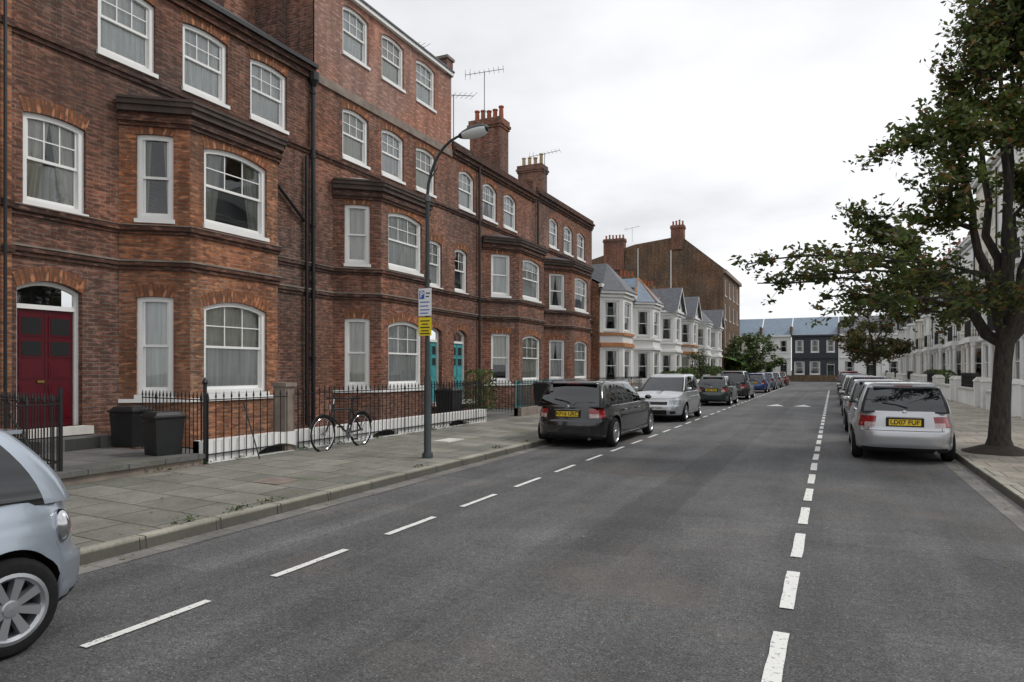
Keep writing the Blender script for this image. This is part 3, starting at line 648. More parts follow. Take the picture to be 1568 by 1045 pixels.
for n in range(11): right_house(26+6.6*n,n,13.6 if n in (1,2,3) else 10.4)
# ---------------------------------------------------------------- GROUND, ROAD
mb=MB(); mb.add([(-600,-300,-.02),(600,-300,-.02),(600,900,-.02),(-600,900,-.02)],'ground_soil'); mb.obj('ground')
mb=MB(); mb.add([(-6.05,-30,0),(2.15,-30,0),(2.15,98,0),(-6.05,98,0)],'asphalt'); mb.add([(-60,98,0),(60,98,0),(60,103,0),(-60,103,0)],'asphalt'); mb.obj('road')
mb=MB(); mb.add([(-6.05,-30,.004),(-5.8,-30,.004),(-5.8,98,.004),(-6.05,98,.004)],'gutter'); mb.add([(1.85,-30,.004),(2.15,-30,.004),(2.15,98,.004),(1.85,98,.004)],'gutter'); mb.obj('gutter_channel')
mb=MB()
y=-20
while y<97:
    for (a,b) in ((-6.2,-6.05),(2.15,2.31)):
        dz=R.uniform(-.004,.004); j=R.uniform(-.006,.006)
        q=[(a+j,y+.004),(b+j,y+.004),(b+j,y+.9),(a+j,y+.9)]
        tp=[(a+j+(.0 if b<0 else .015),y+.004),(b+j-(.015 if b<0 else 0),y+.004),(b+j-(.015 if b<0 else 0),y+.9),(a+j+(.0 if b<0 else .015),y+.9)]
        mb.hexa(q,-.01,.12+dz,'kerb_stone',top=tp)
    y+=.905
mb.obj('kerb')
mb=MB(); mb.add([(-9.4,-30,.19),(-6.19,-30,.115),(-6.19,98,.115),(-9.4,98,.19)],'paving_stone')
mb.add([(-12.6,-30,.196),(-9.39,-30,.19),(-9.39,98,.19),(-12.6,98,.196)],'yard_stone')
mb.obj('pavement')
mb=MB(); mb.add([(2.30,-30,.115),(5.5,-30,.17),(5.5,98,.17),(2.30,98,.115)],'pale_paving'); mb.add([(5.49,-30,.175),(8.4,-30,.175),(8.4,98,.175),(5.49,98,.175)],'pale_paving'); mb.obj('pavement')
mb=MB()
rgd=random.Random(5)
def dash(x,y0,y1,w):
    j=lambda s:rgd.uniform(-s,s); n=5
    L_=[(x-w/2+j(.004),y0+(y1-y0)*i/n,.009) for i in range(n+1)]; R_=[(x+w/2+j(.004),y0+(y1-y0)*i/n,.009) for i in range(n+1)]
    for i in range(n): mb.add([L_[i],R_[i],R_[i+1],L_[i+1]],'road_paint')
y=2.73
while y<70: dash(-4.26,y,y+.95,.075); y+=1.61
y=2.35
while y<62: dash(-.31,y,y+1.0,.1); y+=1.5
mb.add([(-2.9,34.5,.009),(-2.1,34.5,.009),(-2.5,36.2,.009)],'road_paint'); mb.add([(-1.7,34.5,.009),(-.9,34.5,.009),(-1.3,36.2,.009)],'road_paint')
mb.obj('road_markings')
mb=MB(); mb.box(-7.5,-7.0,7.2,7.65,.13,.152,'stone_trim'); mb.box(-8.0,-7.6,12.9,13.6,.14,.166,'stone_sill'); mb.obj('manhole_cover')
# raised entrance path / plinth walls
mb=MB()
mb.box(-12.48,-9.42,5.75,7.93,.1,.36,'yard_stone'); mb.box(-9.5,-9.3,2.0,7.93,.1,.30,'stone_trim'); mb.box(-9.58,-9.25,2,7.93,.3,.37,'yard_stone')
mb.box(-12.48,-9.45,-3,5.74,.1,.35,'yard_stone')
mb.box(-12.4,-11.7,6.8,8.1,.36,.56,'yard_stone')
mb.obj('entrance_path')
def plinth(y0,y1,mat='white_paint',zt=.56):
    m=MB(); w=MB(); L=y1-y0; n=max(1,int(L/3.3)); ops=[]
    for i in range(n):
        c=L*(i+.5)/n; ops.append(dict(kind='vent',s0=c-.5,s1=c+.5,z0=.20,z1=.36,rise=.10,dep=.1))
    wall(m,w,(-9.36,y0),(-9.36,y1),.1,zt,ops,mat); m.box(-9.62,-9.48,y0,y1,.1,zt-.001,'dark_inside')
    m.add([(-9.62,y0,zt),(-9.36,y0,zt),(-9.36,y1,zt),(-9.62,y1,zt)],mat); m.add([(-9.62,y0,.1),(-9.36,y0,.1),(-9.36,y0,zt),(-9.62,y0,zt)],mat)
    return m
m=plinth(8.0,18.1); m.obj('low_front_wall')
mb=MB(); railing(mb,(-9.33,8.05),(-9.33,9.85),.22,1.38,.15,r=.009); railing(mb,(-9.33,10.15),(-9.33,18.0),.22,1.42,.15,r=.009)
railing(mb,(-9.48,8.05),(-11.4,8.4),.3,1.38); mb.tube([(-9.36,8.02,.1),(-9.36,8.02,1.5)],.03,'black_metal',8); mb.lathe((-9.36,8.02,1.5),(0,0,1),[(.03,0),(.05,.03),(.03,.08),(.0,.12)],'black_metal',8)
railing(mb,(-9.48,18.0),(-12.4,18.9),.3,1.4)
mb.tube([(-9.34,8.8,1.2),(-8.95,8.8,.2)],.012,'black_metal',6)
mb.obj('iron_railings')
mb=MB(); mb.box(-9.7,-9.40,9.88,10.12,.1,1.42,'stone_trim'); mb.box(-9.74,-9.36,9.85,10.15,1.42,1.49,'stone_trim'); mb.obj('gate_pier')
mb=MB(); railing(mb,(-9.45,1.5),(-9.45,5.75),.37,1.42,.105); railing(mb,(-9.45,5.75),(-12.3,6.3),.37,1.42,.105)
mb.tube([(-9.45,5.75,.2),(-9.45,5.75,1.5)],.028,'black_metal',8); mb.tube([(-9.42,5.1,1.2),(-9.0,5.4,.2)],.014,'black_metal',6); mb.obj('iron_railings')
m=plinth(20.6,30,'stone_trim',.46); m.obj('low_front_wall')
mb=MB(); railing(mb,(-9.48,20.6),(-9.48,36.8),.46,1.4,.13); railing(mb,(-9.48,20.6),(-12,20.8),.3,1.4); mb.obj('iron_railings')
mb=MB(); railing(mb,(-10.9,23.5),(-10.9,27.6),.2,1.35,.15,mat='teal_door',r=.014); mb.obj('painted_fence')
m=plinth(31,36.8,'stone_trim',.46); m.obj('low_front_wall')
# ---------------------------------------------------------------- CARS
def interp(kn,x):
    if x<=kn[0][0]: return kn[0][1]
    for (a,b),(c,d) in zip(kn,kn[1:]):
        if x<=c:
            t=(x-a)/(c-a); t=t*t*(3-2*t)*.35+t*.65; return b+(d-b)*t
    return kn[-1][1]
def wheel(mb,x,y,side,r,w=.2,spokes=6,rim='alloy'):
    c=(x,y,r); ax=(0,side,0); rr=r*.68
    mb.lathe(c,ax,[(rr,-w+.02),(r-.03,-w),(r,-w+.04),(r,-.045),(r-.03,-.008),(r-.06,0),(rr+.008,-.004)],'rubber',36)
    mb.lathe(c,ax,[(rr+.01,-.003),(rr-.012,.002),(rr-.03,-.02),(rr-.035,-.09),(0.01,-.09)],[rim,rim,rim,'dark_inside'],36)
    mb.lathe(c,ax,[(0.001,-.005),(.045,-.008),(.055,-.02),(.07,-.05)],rim,12)
    for k in range(spokes):
        q=2*math.pi*k/spokes+.3; cs,sn=math.cos(q),math.sin(q)
        def P(a,b,d): return (x+a*cs-b*sn,y+side*d,r+a*sn+b*cs)
        i,o=.04,rr-.02; bw_=.03 if spokes>6 else .042
        pts=[P(i,-.02,-.018),P(o,-bw_,-.012),P(o,bw_,-.012),P(i,.02,-.018)]; bk=[P(i,-.025,-.06),P(o,-bw_-.005,-.06),P(o,bw_+.005,-.06),P(i,.025,-.06)]
        mb.add(pts,rim)
        for a in range(4): mb.add([pts[a],pts[(a+1)%4],bk[(a+1)%4],bk[a]],rim)
def text(body,size,loc,rot,mat,parent,name='plate_text'):
    cu=bpy.data.curves.new(name,'FONT'); cu.body=body; cu.size=size; cu.align_x='CENTER'; cu.align_y='CENTER'; cu.extrude=.0015; cu.offset=.002*size/.1
    cu.materials.append(MATS[mat]); o=bpy.data.objects.new(name,cu); COL.objects.link(o); o.parent=parent; o.location=loc; o.rotation_euler=rot; return o
def blob(t,c,r,mat,nu=8,nv=12):
    k=len(t.v); mi=t.mi(mat)
    for a in range(nu+1):
        for b in range(nv):
            ph=math.pi*a/nu; th=2*math.pi*b/nv
            t.v.append((c[0]+r[0]*math.cos(ph),c[1]+r[1]*math.sin(ph)*math.cos(th),c[2]+r[2]*math.sin(ph)*math.sin(th)))
    for a in range(nu):
        for b in range(nv):
            b2=(b+1)%nv; t.f.append((k+a*nv+b,k+a*nv+b2,k+(a+1)*nv+b2,k+(a+1)*nv+b)); t.m.append(mi)
CN=[0]
def car(x,y,heading,L=4.3,Wd=1.76,H=1.46,col=(.4,.4,.42),metal=.6,rough=.3,kind='hatch',name='parked_car',plate='LB07 FUF',rails=False,wr=.31,spokes=6,taillamp='mid',belt=.93,oh=.8):
    CN[0]+=1; e=empty(name,(x,y,0),heading); hl,hw=L/2,Wd/2
    axf,axr=hl-.85,-hl+oh
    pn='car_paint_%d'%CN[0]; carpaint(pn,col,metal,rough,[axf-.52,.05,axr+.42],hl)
    fb={'hatch':hl-1.0,'estate':hl-1.2,'mpv':hl-.8,'mini':hl-.95}[kind]; fr={'hatch':hl-1.75,'estate':hl-2.0,'mpv':hl-1.75,'mini':hl-1.4}[kind]
    rb=-hl+.10; rr={'hatch':-hl+.58,'estate':-hl+.50,'mpv':-hl+.42,'mini':-hl+.46}[kind]
    zt=[(-hl,belt-.02),(fb-.1,belt-.02),(fb+.1,belt-.04),(hl-.45,belt-.14),(hl-.1,belt-.22),(hl,belt-.26)]
    xr=[(.18,.14),(.26,.05),(.34,.01),(.5,.0),(.6,.012),(.62,.04),(.66,.05),(.8,.06),(belt,.10)]
    if kind=='mini': xr=[(.18,.12),(.26,.03),(.36,-.01),(.50,-.01),(.54,.05),(.6,.06),(.75,.085),(belt,.13)]; rb=-hl+.15
    xf=[(.18,.12),(.27,.03),(.4,.0),(.52,.01),(.6,.06),(.7,.14),(belt,.3)]
    wz=[(.18,.09),(.24,.03),(.32,.015),(.34,.03),(.5,.012),(.66,.0),(.72,.004),(.80,.03),(belt,.075)]
    mb=MB(); n=4.6; loop=[]
    xs=[math.sin(math.pi/2*t)*.3+t*.7 for t in [-1+2*i/100 for i in range(101)]]
    xs=[v*.95 for v in xs]; ye=(1-.95**n)**(1/n); NF=26
    for v in reversed(xs): loop.append((v*hl,hw*(1-abs(v)**n)**(1/n)))
    for i in range(1,NF): t=ye*(1-2*i/NF); loop.append((-hl*(1-abs(t)**n)**(1/n),t*hw))
    for v in xs: loop.append((v*hl,-hw*(1-abs(v)**n)**(1/n)))
    for i in range(1,NF): t=-ye*(1-2*i/NF); loop.append((hl*(1-abs(t)**n)**(1/n),t*hw))
    nl=len(loop); LV=26; Ra=wr+.055
    def zb(x0):
        z=.2
        for a in (axf,axr):
            if abs(x0-a)<Ra: z=max(z,wr+math.sqrt(Ra*Ra-(x0-a)**2))
        return z
    def pt(x0,y0,v):
        zt0=interp(zt,x0); zb0=zb(x0) if abs(y0)>hw*.7 else .2; z=zb0+(zt0-zb0)*v
        k=min(1,abs(x0)/hl)**4
        xx=x0-(interp(xf,z) if x0>0 else -interp(xr,z))*k
        fl=0
        for a in (axf,axr):
            dd=math.hypot(x0-a,z-wr)
            if Ra-.001<=dd<Ra+.07: fl=.012*(1-(dd-Ra)/.07)
        return (xx,y0/hw*(hw-interp(wz,z)+fl*(abs(y0)/hw>.9)),z)
    base=[(px,py*.72,pz) for px,py,pz in [pt(a,b,0) for a,b in loop]]
    rows=[base]+[[pt(a,b,i/LV) for a,b in loop] for i in range(LV+1)]
    top=rows[-1]
    for f in (.985,.95,.85,.65,.4,.15):
        row=[]
        for (px,py,pz) in top:
            X=px*(1-.12*(1-f)) if abs(px)<hl*.8 else px-(px-math.copysign(hl*.75,px))*(1-f)*.95
            row.append((X,py*f,interp(zt,X)+.045*(1-f*f)+.006))
        rows.append(row)
    def matof(c,lv,a0):
        cx,cy,cz=c; nx,ny=a0[0]/hl,abs(a0[1])/hw
        if lv==0: return 'plastic_black'
        if nx<0 and lv<=LV:
            if taillamp=='mid' and nx<-.87 and ny>.55 and .67<cz<.88: return 'tail_red' if (cz>.76 or ny>.74) else 'tail_clear'
        if nx<-.9 and (cz<.29): return 'plastic_black'
        if nx>0 and lv<=LV:
            if nx>.84 and ny>.52 and .58<cz<.74: return 'head_clear'
            if ny<.46 and (.57<cz<.68 or .27<cz<.40) and nx>.9: return 'plastic_black'
            if .55<ny<.75 and .28<cz<.38 and nx>.9: return 'plastic_black'
        if cz<.25: return 'plastic_black'
        return pn
    for r in rows: mb.v.extend(r)
    for i in range(len(rows)-1):
        for j in range(nl):
            j2=(j+1)%nl; ids=(i*nl+j,i*nl+j2,(i+1)*nl+j2,(i+1)*nl+j)
            c=[sum(mb.v[q][t] for q in ids)/4 for t in range(3)]
            a0=((loop[j][0]+loop[j2][0])/2,(loop[j][1]+loop[j2][1])/2)
            mb.f.append(ids); mb.m.append(mb.mi(matof(c,i,a0)))
    mb.f.append(tuple((len(rows)-1)*nl+j for j in range(nl))); mb.m.append(mb.mi(pn))
    mb.obj('body',e,smooth=38)
    ub=MB(); ub.box(-hl+.25,hl-.25,-hw*.68,hw*.68,.19,.6,'dark_inside'); ub.obj('underbody',e)
    gh=MB(); wb,wt=hw-.095,hw-(.25 if kind!='mini' else .2); NV=[0,.05,.15,.3,.45,.6,.75,.86,.94,1.0]
    sw={'hatch':[0,.025,.44,.48,.84,1.0],'estate':[0,.02,.34,.375,.66,.695,.96,1.0],'mpv':[0,.02,.1,.125,.46,.495,.86,1.0],'mini':[0,.03,.52,.56,.95,1.0]}[kind]
    sm={'hatch':['K','G','K','G','B'],'estate':['K','G','K','G','K','G','B'],'mpv':['K','G','B','G','K','G','B'],'mini':['K','G','K','G','B']}[kind]
    half=[];hm=[]
    fy=[0,.2,.4,.6,.75,.86,.93]
    for f in fy: half.append(('f',f)); hm.append('G')
    hm[-1]='B'; hm[-2]='K'
    for q in range(len(sw)):
        nsub=3 if q<len(sm) and sm[q]=='G' else 1
        for u in range(nsub):
            s_=sw[q]+((sw[q+1]-sw[q])*u/nsub if q<len(sm) else 0)
            half.append(('s',s_)); hm.append(sm[q] if q<len(sm) else 'B')
    for k_,f in enumerate(reversed(fy)): half.append(('r',f)); hm.append('K' if k_==0 else 'G')
    hm=hm[:-1]
    HR=H-.05
    def gp(kd,t,v,sgn):
        xfv=fb+(fr-fb)*v+.05*math.sin(math.pi*v); xrv=rb+(rr-rb)*(.35*v+.65*v*v); wv=wb+(wt-wb)*(v**1.25)+.012*math.sin(math.pi*v)
        z=belt-.045+(HR-belt+.045)*v
        if kd=='f': return (xfv+.02-.15*t*t,sgn*wv*t,z)
        if kd=='r': return (xrv+.07*t*t,sgn*wv*t*.985,z)
        a,b=xfv-.19,xrv+.13; return (a+(b-a)*t,sgn*wv*(1-.05*abs(t-.5)**2*4),z)
    full=[(k,t,1) for k,t in half]+[(k,t,-1) for k,t in reversed(half)][1:-1]
    fm=hm+list(reversed(hm)); nf=len(full)
    rows=[[gp(k,t,v,s) for k,t,s in full] for v in NV]
    xc=(fr+rr)/2; ed=rows[-1]; hx=(fr-rr)/2
    for f,dz in ((.985,.018),(.95,.033),(.88,.044),(.7,.052),(.45,.056),(.2,.058)):
        row=[]
        for p in ed:
            X=xc+(p[0]-xc)*(f if f>.9 else .5+.5*f)
            row.append((X,p[1]*f,HR+dz-.028*min(1.2,abs(X-xc)/hx)**2.2))
        rows.append(row)
    for r in range(len(NV)):
        rows[r]=[(p[0],p[1],p[2]-.028*NV[r]*min(1.2,abs(p[0]-xc)/hx)**2.2) for p in rows[r]]
    for r in rows: gh.v.extend(r)
    for i in range(len(rows)-1):
        for j in range(nf):
            j2=(j+1)%nf; m_=fm[j] if j<len(fm) else 'G'
            if i>=len(NV)-2: mm=pn
            elif i==0: mm='plastic_black' if m_!='B' else pn
            else: mm={'G':'car_glass','K':'plastic_black','B':pn}[m_]
            gh.f.append((i*nf+j,i*nf+j2,(i+1)*nf+j2,(i+1)*nf+j)); gh.m.append(gh.mi(mm))
    gh.f.append(tuple((len(rows)-1)*nf+j for j in range(nf))); gh.m.append(gh.mi(pn))
    gh.obj('cabin',e,smooth=60)
    it=MB()
    for sx in (fr-.35,axr+.5):
        for sy in (-.38,.38):
            it.hexa([(sx-.1,sy-.22),(sx+.08,sy-.22),(sx+.08,sy+.22),(sx-.1,sy+.22)],.6,1.12,'grey_metal',top=[(sx-.16,sy-.2),(sx-.05,sy-.2),(sx-.05,sy+.2),(sx-.16,sy+.2)]); it.hexa([(sx-.19,sy-.11),(sx-.1,sy-.11),(sx-.1,sy+.11),(sx-.19,sy+.11)],1.14,1.28,'grey_metal')
    it.obj('seats',e)
    d=MB()
    for ax_ in (axf,axr):
        for sd in (1,-1): wheel(d,ax_,sd*(hw-.02),sd,wr,spokes=spokes)
    d.obj('wheels',e,smooth=35)
    t=MB()
    for sd in (1,-1):
        mx=fb-.22; yy=sd*(hw+.035)
        blob(t,(mx,yy,belt+.085),(.055,.09,.06),pn)
        t.box(mx-.02,mx+.03,sd*(hw-.1)-.04,sd*(hw-.1)+.08,belt+.0,belt+.04,'plastic_black')
        for hx_ in ((.08,axr+.55) if kind!='mini' else (.0,)):
            t.tube([(hx_,sd*(hw-.02),.815),(hx_+.03,sd*(hw+.018),.82),(hx_+.15,sd*(hw+.018),.82),(hx_+.18,sd*(hw-.02),.815)],.013,pn if kind!='mini' else 'chrome',6)
        if kind=='mini':
            blob(t,(-hl+.285,sd*(hw*.83),.72),(.055,.07,.115),'chrome',12,18)
            blob(t,(-hl+.278,sd*(hw*.832),.72),(.055,.058,.10),'tail_red',12,18)
            blob(t,(-hl+.270,sd*(hw*.834),.685),(.055,.04,.035),'tail_clear',12,18)
        if rails: t.tube([(fr-.1,sd*(wt-.03),H-.05),(fr-.22,sd*(wt-.03),H+.015),(rr+.25,sd*(wt-.03),H+.0),(rr+.1,sd*(wt-.03),H-.06)],.014,'grey_metal',6)
    zp=.76 if taillamp!='mini' else .66; xp=-hl+interp(xr,zp)-.012
    t.box(xp-.004,xp+.05,-.31,.31,zp-.08,zp+.08,'plastic_black'); t.box(xp-.014,xp-.003,-.26,.26,zp-.056,zp+.056,'plate_yellow')
    t.box(xp-.018,xp+.03,-.30,.30,zp+.085,zp+.105,'chrome' if kind!='mini' else pn)
    t.box(hl-.03,hl+.014,-.26,.26,.42,.53,'plate_white')
    zr=belt+.05; t.tube([(rb-.0,-.05,zr),(rb+.045,.12,zr+.05),(rb+.075,.36,zr+.09)],.009,'plastic_black',5)
    t.hexa([(rr-.05,-wt+.14),(rr+.12,-wt+.12),(rr+.12,wt-.12),(rr-.05,wt-.14)],HR-.03,HR-.005,pn)
    t.box(rr-.055,rr-.04,-.15,.15,HR-.027,HR-.01,'tail_red')
    t.lathe((-hl+interp(xr,belt-.03)+.008,0,belt-.035),(-1,0,0),[(.04,0),(.04,.012),(.001,.014)],'chrome',14)
    t.tube([(-hl+.3,-.5,.22),(-hl+.06,-.5,.22)],.03,'grey_metal',8)
    t.obj('trim',e,smooth=30)
    text(plate,.115,(xp-.0155,0,zp),(math.pi/2,0,-math.pi/2),'ink',e); text(plate,.1,(hl+.0155,0,.475),(math.pi/2,0,math.pi/2),'ink',e)
    return e
FW=math.pi/2
silver=(.50,.51,.53)
car(-5.3,3.08-1.83,-FW,L=3.66,Wd=1.69,H=1.41,col=(.36,.41,.47),metal=.55,kind='mini',plate='LR04 KXV',wr=.30,spokes=8,taillamp='mini',belt=.93,oh=.64)
car(-5.33,14.15+2.45,FW,L=4.9,Wd=1.85,H=1.49,col=(.008,.008,.010),metal=.2,rough=.2,kind='estate',plate='KP16 URC',rails=True,wr=.33,belt=.95)
car(-5.3,22.3+2.1,-FW,L=4.25,Wd=1.77,H=1.58,col=silver,kind='mpv',plate='LC05 OAN',belt=1.0)
car(-5.25,33.3+2,FW,L=4.0,Wd=1.68,H=1.42,col=(.015,.035,.03),metal=.3,kind='hatch')
car(-5.25,40.5+2.2,FW,L=4.4,Wd=1.8,H=1.65,col=(.01,.01,.012),metal=.2,kind='mpv',belt=1.02)
car(-5.25,53+2,FW,L=4.1,Wd=1.72,H=1.45,col=(.01,.05,.20),metal=.3)
car(-5.25,61+2,FW,L=4.1,Wd=1.72,H=1.45,col=(.10,.16,.24),metal=.4)
car(-5.25,69+2,FW,L=4.1,Wd=1.72,H=1.45,col=(.3,.3,.32))
car(-5.25,78+2,FW,L=4.1,Wd=1.72,H=1.45,col=(.2,.02,.02))
car(1.2,14.5+2.15,FW,L=4.3,Wd=1.78,H=1.50,col=silver,kind='mpv',plate='LD07 FUF',taillamp='mid',belt=.98)
car(1.15,20.6+2.1,FW,L=4.3,Wd=1.76,H=1.47,col=(.20,.21,.23))
car(1.15,27.2+2.1,FW,L=4.3,Wd=1.76,H=1.50,col=(.03,.035,.045),kind='estate',metal=.3)
car(1.15,35+2.1,FW,L=4.1,Wd=1.76,H=1.47,col=(.6,.6,.6),metal=0)
car(1.15,43+2.1,FW,L=4.1,Wd=1.76,H=1.47,col=(.02,.02,.02))
car(1.15,52+2.1,FW,L=4.1,Wd=1.76,H=1.47,col=(.03,.06,.16),metal=.3)
car(1.15,60+2.1,FW,L=4.1,Wd=1.76,H=1.6,col=(.3,.01,.01),kind='mpv',metal=0)
# ---------------------------------------------------------------- STREET LAMP + SIGNS
mb=MB(); lx,ly=-6.72,10.65
mb.tube([(lx,ly,.1),(lx,ly,.2),(lx,ly,.24),(lx,ly,1.6),(lx,ly,1.66),(lx,ly,4.9)],[.10,.10,.068,.064,.045,.036],'lamp_green',14)
arm=[(lx,ly,4.85)]
for i in range(9):
    t=i/8; arm.append((lx+.78*(t**1.7),ly,4.95+.98*math.sin(t*math.pi/2)))
mb.tube(arm,[.032]+[.03-.008*i/8 for i in range(9)],'lamp_green',8)
mb.tube([(lx,ly,5.15),(lx+.22,ly,5.42)],.012,'grey_metal',6)
mb.lathe((lx,ly,4.8),(0,0,1),[(.036,0),(.055,.02),(.055,.12),(.036,.14)],'grey_metal',12)
lamp=mb.obj('column',None,smooth=40); le=empty('street_lamp'); lamp.parent=le
mb=MB()
prof=[(.02,-.12),(.06,-.08),(.10,0),(.14,.12),(.155,.25),(.14,.38),(.09,.46),(.01,.5)]
hx,hz=lx+.76,5.93
k=len(prof); nn=14
for r,h in prof:
    for j in range(nn):
        q=2*math.pi*j/nn; zz=math.sin(q)*r; zz*= .62 if zz>0 else .75
        mb.v.append((hx+h,ly+math.cos(q)*r,hz+zz+h*.12))
for i in range(k-1):
    for j in range(nn):
        j2=(j+1)%nn; mid=(j+.5)/nn
        mb.f.append((i*nn+j,i*nn+j2,(i+1)*nn+j2,(i+1)*nn+j)); mb.m.append(mb.mi('sign_white' if (mid>.5 and 2<=i<=5) else 'lamp_green'))
mb.obj('lamp_head',le,smooth=50)
se=empty('parking_sign',(lx,ly-.08,0)); mb=MB()
mb.box(-.135,.135,-.012,-.004,2.72,3.22,'sign_white'); mb.box(-.115,-.01,-.016,-.013,3.03,3.18,'sign_blue')
for i,z in enumerate((2.97,2.9,2.83,2.77)): mb.box(-.1,.1-.03*(i%2),-.0155,-.013,z-.010,z+.008,'sign_blue')
mb.box(.02,.11,-.0155,-.013,3.12,3.14,'ink'); mb.box(.02,.09,-.0155,-.013,3.06,3.08,'ink')
mb.box(-.135,.135,-.012,-.004,2.36,2.69,'sign_yellow')
for z,w in ((2.63,.10),(2.57,.07),(2.51,.1),(2.45,.08),(2.40,.1)): mb.box(-w,w,-.0155,-.013,z-.012,z+.008,'ink')
mb.box(-.02,.02,-.003,.07,2.5,2.54,'grey_metal'); mb.box(-.02,.02,-.003,.07,3.0,3.04,'grey_metal')
mb.obj('plates',se); text('P',.15,(-.062,-.0165,3.105),(math.pi/2,0,0),'sign_white',se,'letter')
# ---------------------------------------------------------------- BICYCLE
be=empty('bicycle',(-8.85,10.3,.165),math.pi/2); mb=MB()
def bw(x,r=.335):
    n=28
    pts=[(x+r*math.cos(2*math.pi*i/n),0,r+r*math.sin(2*math.pi*i/n)) for i in range(n+1)]
    mb.tube(pts,.018,'rubber',6,False)
    pts=[(x+(r-.028)*math.cos(2*math.pi*i/n),0,r+(r-.028)*math.sin(2*math.pi*i/n)) for i in range(n+1)]
    mb.tube(pts,.009,'chrome',4,False)
    for i in range(18):
        q=2*math.pi*i/18; mb.tube([(x,.03*(-1)**i,r),(x+(r-.03)*math.cos(q),0,r+(r-.03)*math.sin(q))],.0018,'chrome',3,False)
    mb.tube([(x,-.05,r),(x,.05,r)],.02,'chrome',8)
    mud=[(x+(r+.035)*math.cos(q),0,r+(r+.035)*math.sin(q)) for q in [math.radians(20+14*i) for i in range(11)]]
    mb.tube(mud,.02,'black_metal',5,False)
bw(0);bw(1.16)
A=lambda *p:mb.tube(p,.019,'black_metal',8)
A((1.16,0,.335),(.72,0,.30)); A((.72,0,.30),(.86,0,.86)); A((.85,0,.78),(.28,0,.80)); A((.72,0,.30),(.24,0,.66)); A((.85,0,.76),(1.16,0,.335)); A((.30,0,.90),(.21,0,.62)); A((.21,0,.62),(.10,0,.4),(0,0,.335))
A((.85,0,.8),(.88,0,.97))
mb.hexa([(.76,-.03),(1.02,-.08),(1.02,.08),(.76,.03)],.965,1.01,'plastic_black')
mb.tube([(.30,0,.88),(.32,0,1.0)],.014,'chrome',8); mb.tube([(.48,-.28,.98),(.38,-.24,1.02),(.32,0,1.01),(.38,.24,1.02),(.48,.28,.98)],.013,'black_metal',8)
mb.lathe((.72,-.04,.30),(0,1,0),[(.10,0),(.10,.01),(.02,.012)],'grey_metal',20)
mb.tube([(.72,-.07,.30),(.82,-.08,.18)],.012,'chrome',6); mb.tube([(.72,.07,.30),(.62,.08,.43)],.012,'chrome',6)
mb.box(.77,.88,-.13,-.05,.165,.19,'plastic_black'); mb.box(.56,.67,.05,.13,.42,.445,'plastic_black')
for sy in (-.06,.06): mb.tube([(.87,sy,.72),(1.40,sy,.74)],.007,'black_metal',5); mb.tube([(1.34,sy,.74),(1.17,sy*.6,.35)],.006,'black_metal',5)
for xx in (.97,1.10,1.22,1.37): mb.tube([(xx,-.06,.735),(xx,.06,.735)],.006,'black_metal',4)
mb.tube([(.20,0,.9),(.20,0,.8)],.035,'chrome',8)
mb.obj('frame_and_wheels',be,smooth=60)
# ---------------------------------------------------------------- BINS
def binn(x,y,z,r,h,rot):
    e=empty('wheelie_bin',(x,y,z),rot); mb=MB()
    b=r*.84; q=[(-b,-b),(b,-b),(b,b),(-b,b)]; t=[(-r,-r),(r,-r),(r,r),(-r,r)]
    mb.hexa(q,0,h,'bin_black',top=t); mb.hexa([(-r-.025,-r-.025),(r+.025,-r-.025),(r+.025,r+.025),(-r-.025,r+.025)],h+.003,h+.04,'bin_black')
    mb.hexa([(-r,-r),(r,-r),(r,r),(-r,r)],h+.042,h+.1,'bin_black',top=[(-r*.8,-r*.8),(r*.8,-r*.8),(r*.8,r*.8),(-r*.8,r*.8)])
    mb.tube([(-.1,-r-.03,h-.06),(.1,-r-.03,h-.06)],.015,'bin_black',6)
    o=mb.obj('bin_body',e); bv=o.modifiers.new('b','BEVEL'); bv.width=.025; bv.segments=2
binn(-11.45,8.2,.36,.24,.62,.25); binn(-9.9,7.66,.36,.24,.60,-.2); binn(-10.4,25,.19,.3,.95,0); binn(-10.4,28.9,.19,.3,.95,0); binn(-10.3,17.5,.19,.3,.9,0)
# ---------------------------------------------------------------- TREES
def leaves_mesh(pts,size,mat,name,parent,seed=1,vari=.4):
    rng=np.random.default_rng(seed); n=len(pts); P=np.array(pts)
    a=rng.normal(size=(n,3)); a[:,2]*=.6; a/=np.linalg.norm(a,axis=1)[:,None]
    b=rng.normal(size=(n,3)); b-= (b*a).sum(1)[:,None]*a; b/=np.linalg.norm(b,axis=1)[:,None]
    c=np.cross(a,b); s=size*(1+vari*rng.uniform(-1,1,n))[:,None]
    v=np.stack([P-a*s*.6,P+b*s*.3+c*s*.06,P+a*s*.6+c*s*.0,P-b*s*.3+c*s*.06],1).reshape(-1,3)
    me=bpy.data.meshes.new(name); me.vertices.add(4*n); me.vertices.foreach_set('co',v.astype(np.float32).ravel())
    me.loops.add(4*n); me.loops.foreach_set('vertex_index',np.arange(4*n,dtype=np.int32))
    me.polygons.add(n); me.polygons.foreach_set('loop_start',np.arange(0,4*n,4,dtype=np.int32)); me.polygons.foreach_set('loop_total',np.full(n,4,dtype=np.int32))
    me.materials.append(MATS[mat]); me.update(); me.validate()
    o=bpy.data.objects.new(name,me); COL.objects.link(o); o.parent=parent; return o
